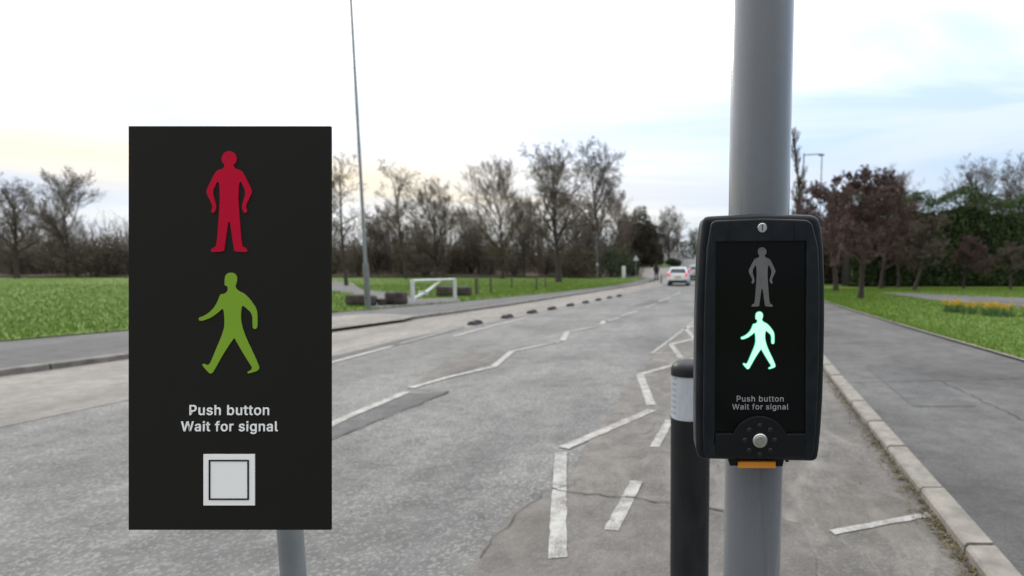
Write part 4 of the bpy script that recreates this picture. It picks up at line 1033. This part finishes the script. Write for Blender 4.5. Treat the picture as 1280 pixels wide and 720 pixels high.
sheet_curve('standing_man', [upx(fit(std, 953, 309, 383.5))], 0.0028, 0.001, M['man_off'], un)
gm = fit(wlk, 948.2, 390, 461.5)
sheet_curve('walking_man', [upx(gm)], 0.0024, 0.0012, M['man_on'], un)
def grow_outline(p, d):
    o = []; area = sum(p[i][0] * p[(i+1) % len(p)][1] - p[(i+1) % len(p)][0] * p[i][1] for i in range(len(p))); sg = 1 if area > 0 else -1
    for i in range(len(p)):
        a, b, c = Vector(p[i-1]), Vector(p[i]), Vector(p[(i+1) % len(p)]); t = (c - a)
        if t.length < 1e-6: continue
        t.normalize(); o.append((b.x + t.y * d * sg, b.y - t.x * d * sg))
    return o
MB().tube([(x, 0.0040, z) for x, z in upx(gm + gm[:2])], 0.0015, 6).build('walking_man_glow', M['man_glow'], un)  # added emissive tube along the outline stands in for the figure's glow
xw = lambda a, b, c: U(b, c)[0] - U(a, c)[0]
cx, zz = U(950.5, 502.3); text_mesh('lettering', 'Push button', xw(921.5, 980.3, 498), cx, zz, 0.0030, M['letter'], un, 0.004, 1.08)
cx, zz = U(950.8, 512.2); text_mesh('lettering', 'Wait for signal', xw(915.8, 986.3, 508), cx, zz, 0.0030, M['letter'], un, 0.004, 1.08)
# underside: cable bracket, orange tactile holder, drain peg
sheet_curve('lower_bracket', [upx([(911, 575), (984, 575), (981, 587.5), (914, 586.5)])], 0.016, 0.04, M['case2'], un, bevel=0.003)
sheet_curve('orange_tab', [upx([(924, 579.5), (971, 579.5), (971, 587.8), (923.5, 587.5)])], 0.009, 0.03, M['orange'], un, bevel=0.0012)
xa, za = U(988.5, 578); MB().tube([(xa, 0.03, za + 0.004), (xa, 0.03, za - 0.009)], 0.0035, 10).build('drain_peg', M['case2'], un)
MB().box((pc.x - uo.x, 0.088, U(953, 425)[1]), (0.10, 0.025, 0.30)).build('pole_bracket', M['case2'], un, bevel=0.004)

# ------------------------------------------------------------------ dark sign panel with the two figures (left)
M['panel'] = mat('charcoal_panel', (0.0135, 0.0138, 0.0115), 0.7, 0.05, 6, spec=0.12)
M['red'] = mat('red_figure', (0.50, 0.0, 0.028), 0.7, 0.04, 10, spec=0.15)
M['green'] = mat('green_figure', (0.21, 0.37, 0.03), 0.7, 0.04, 10, spec=0.15)
M['pwhite'] = mat('white_print', (0.92, 0.92, 0.91), 0.7, 0.02, 10, spec=0.15)
M['pblack'] = mat('dark_print', (0.02, 0.02, 0.02), 0.7, 0.05, 10, spec=0.15)
D = 0.92; k = D / 690
ctr = Vector((0, 0, CAM_H)) + Vector((0, CP, -SP)) * D + Vector((1, 0, 0)) * ((287 - 819) * k)
sg = thing('crossing_sign', 'upright charcoal sign panel with red standing man above green walking man', 'sign', (ctr.x, ctr.y + 0.06, 0.0))
def S(a, c): return ((a - 287) * k, (410.5 - c) * k)
bd = sheet_curve('board', [[S(*p) for p in ((160.5, 158), (413, 158), (413, 663), (160.5, 663))]], 0.0, 0.005, M['panel'], None, bevel=0.0006, res=1)
bd.parent = sg; bd.location = (0, ctr.y - (ctr.y + 0.06), ctr.z); bd.rotation_euler = (-PITCH, 0, 0)
def on_board(name, raw, m, y=-0.0012): return sheet_curve(name, raw, y, 0.0016, m, bd)
on_board('red_man', [[S(237 + x / 4.8, 180 + y / 4.8) for x, y in std]], M['red'])
on_board('green_man', [[S(237 + x / 4.8, 330 + y / 4.8) for x, y in wlk]], M['green'])
cx, zz = S(287.2, 519.0); text_mesh('lettering', 'Push button', (337 - 237.6) * k, cx, zz, -0.0002, M['pwhite'], bd, 0.010, 1.07, 0.001)
cx, zz = S(287.3, 539.2); text_mesh('lettering', 'Wait for signal', (347.8 - 227) * k, cx, zz, -0.0002, M['pwhite'], bd, 0.010, 1.07, 0.001)
sq = lambda a, b, c, d: [S(a, b), S(c, b), S(c, d), S(a, d)]
on_board('white_square', [sq(255, 568, 319, 632)], M['pwhite'])
on_board('square_outline', [sq(262, 575, 312, 625), sq(263.8, 576.8, 310.2, 623.2)], M['pblack'], -0.0022)
MB().lathe([(0.022, 0), (0.022, ctr.z - 0.25), (0.022, ctr.z + 0.2), (0.016, ctr.z + 0.21)], 24, (0, 0.05, 0)).build('post', M['galv'], sg, smooth=True)
for dz in (-0.2, 0.1): MB().box((0, 0.0, ctr.z + dz), (0.08, 0.07, 0.03)).build('clamp', M['steel_dark'], sg)
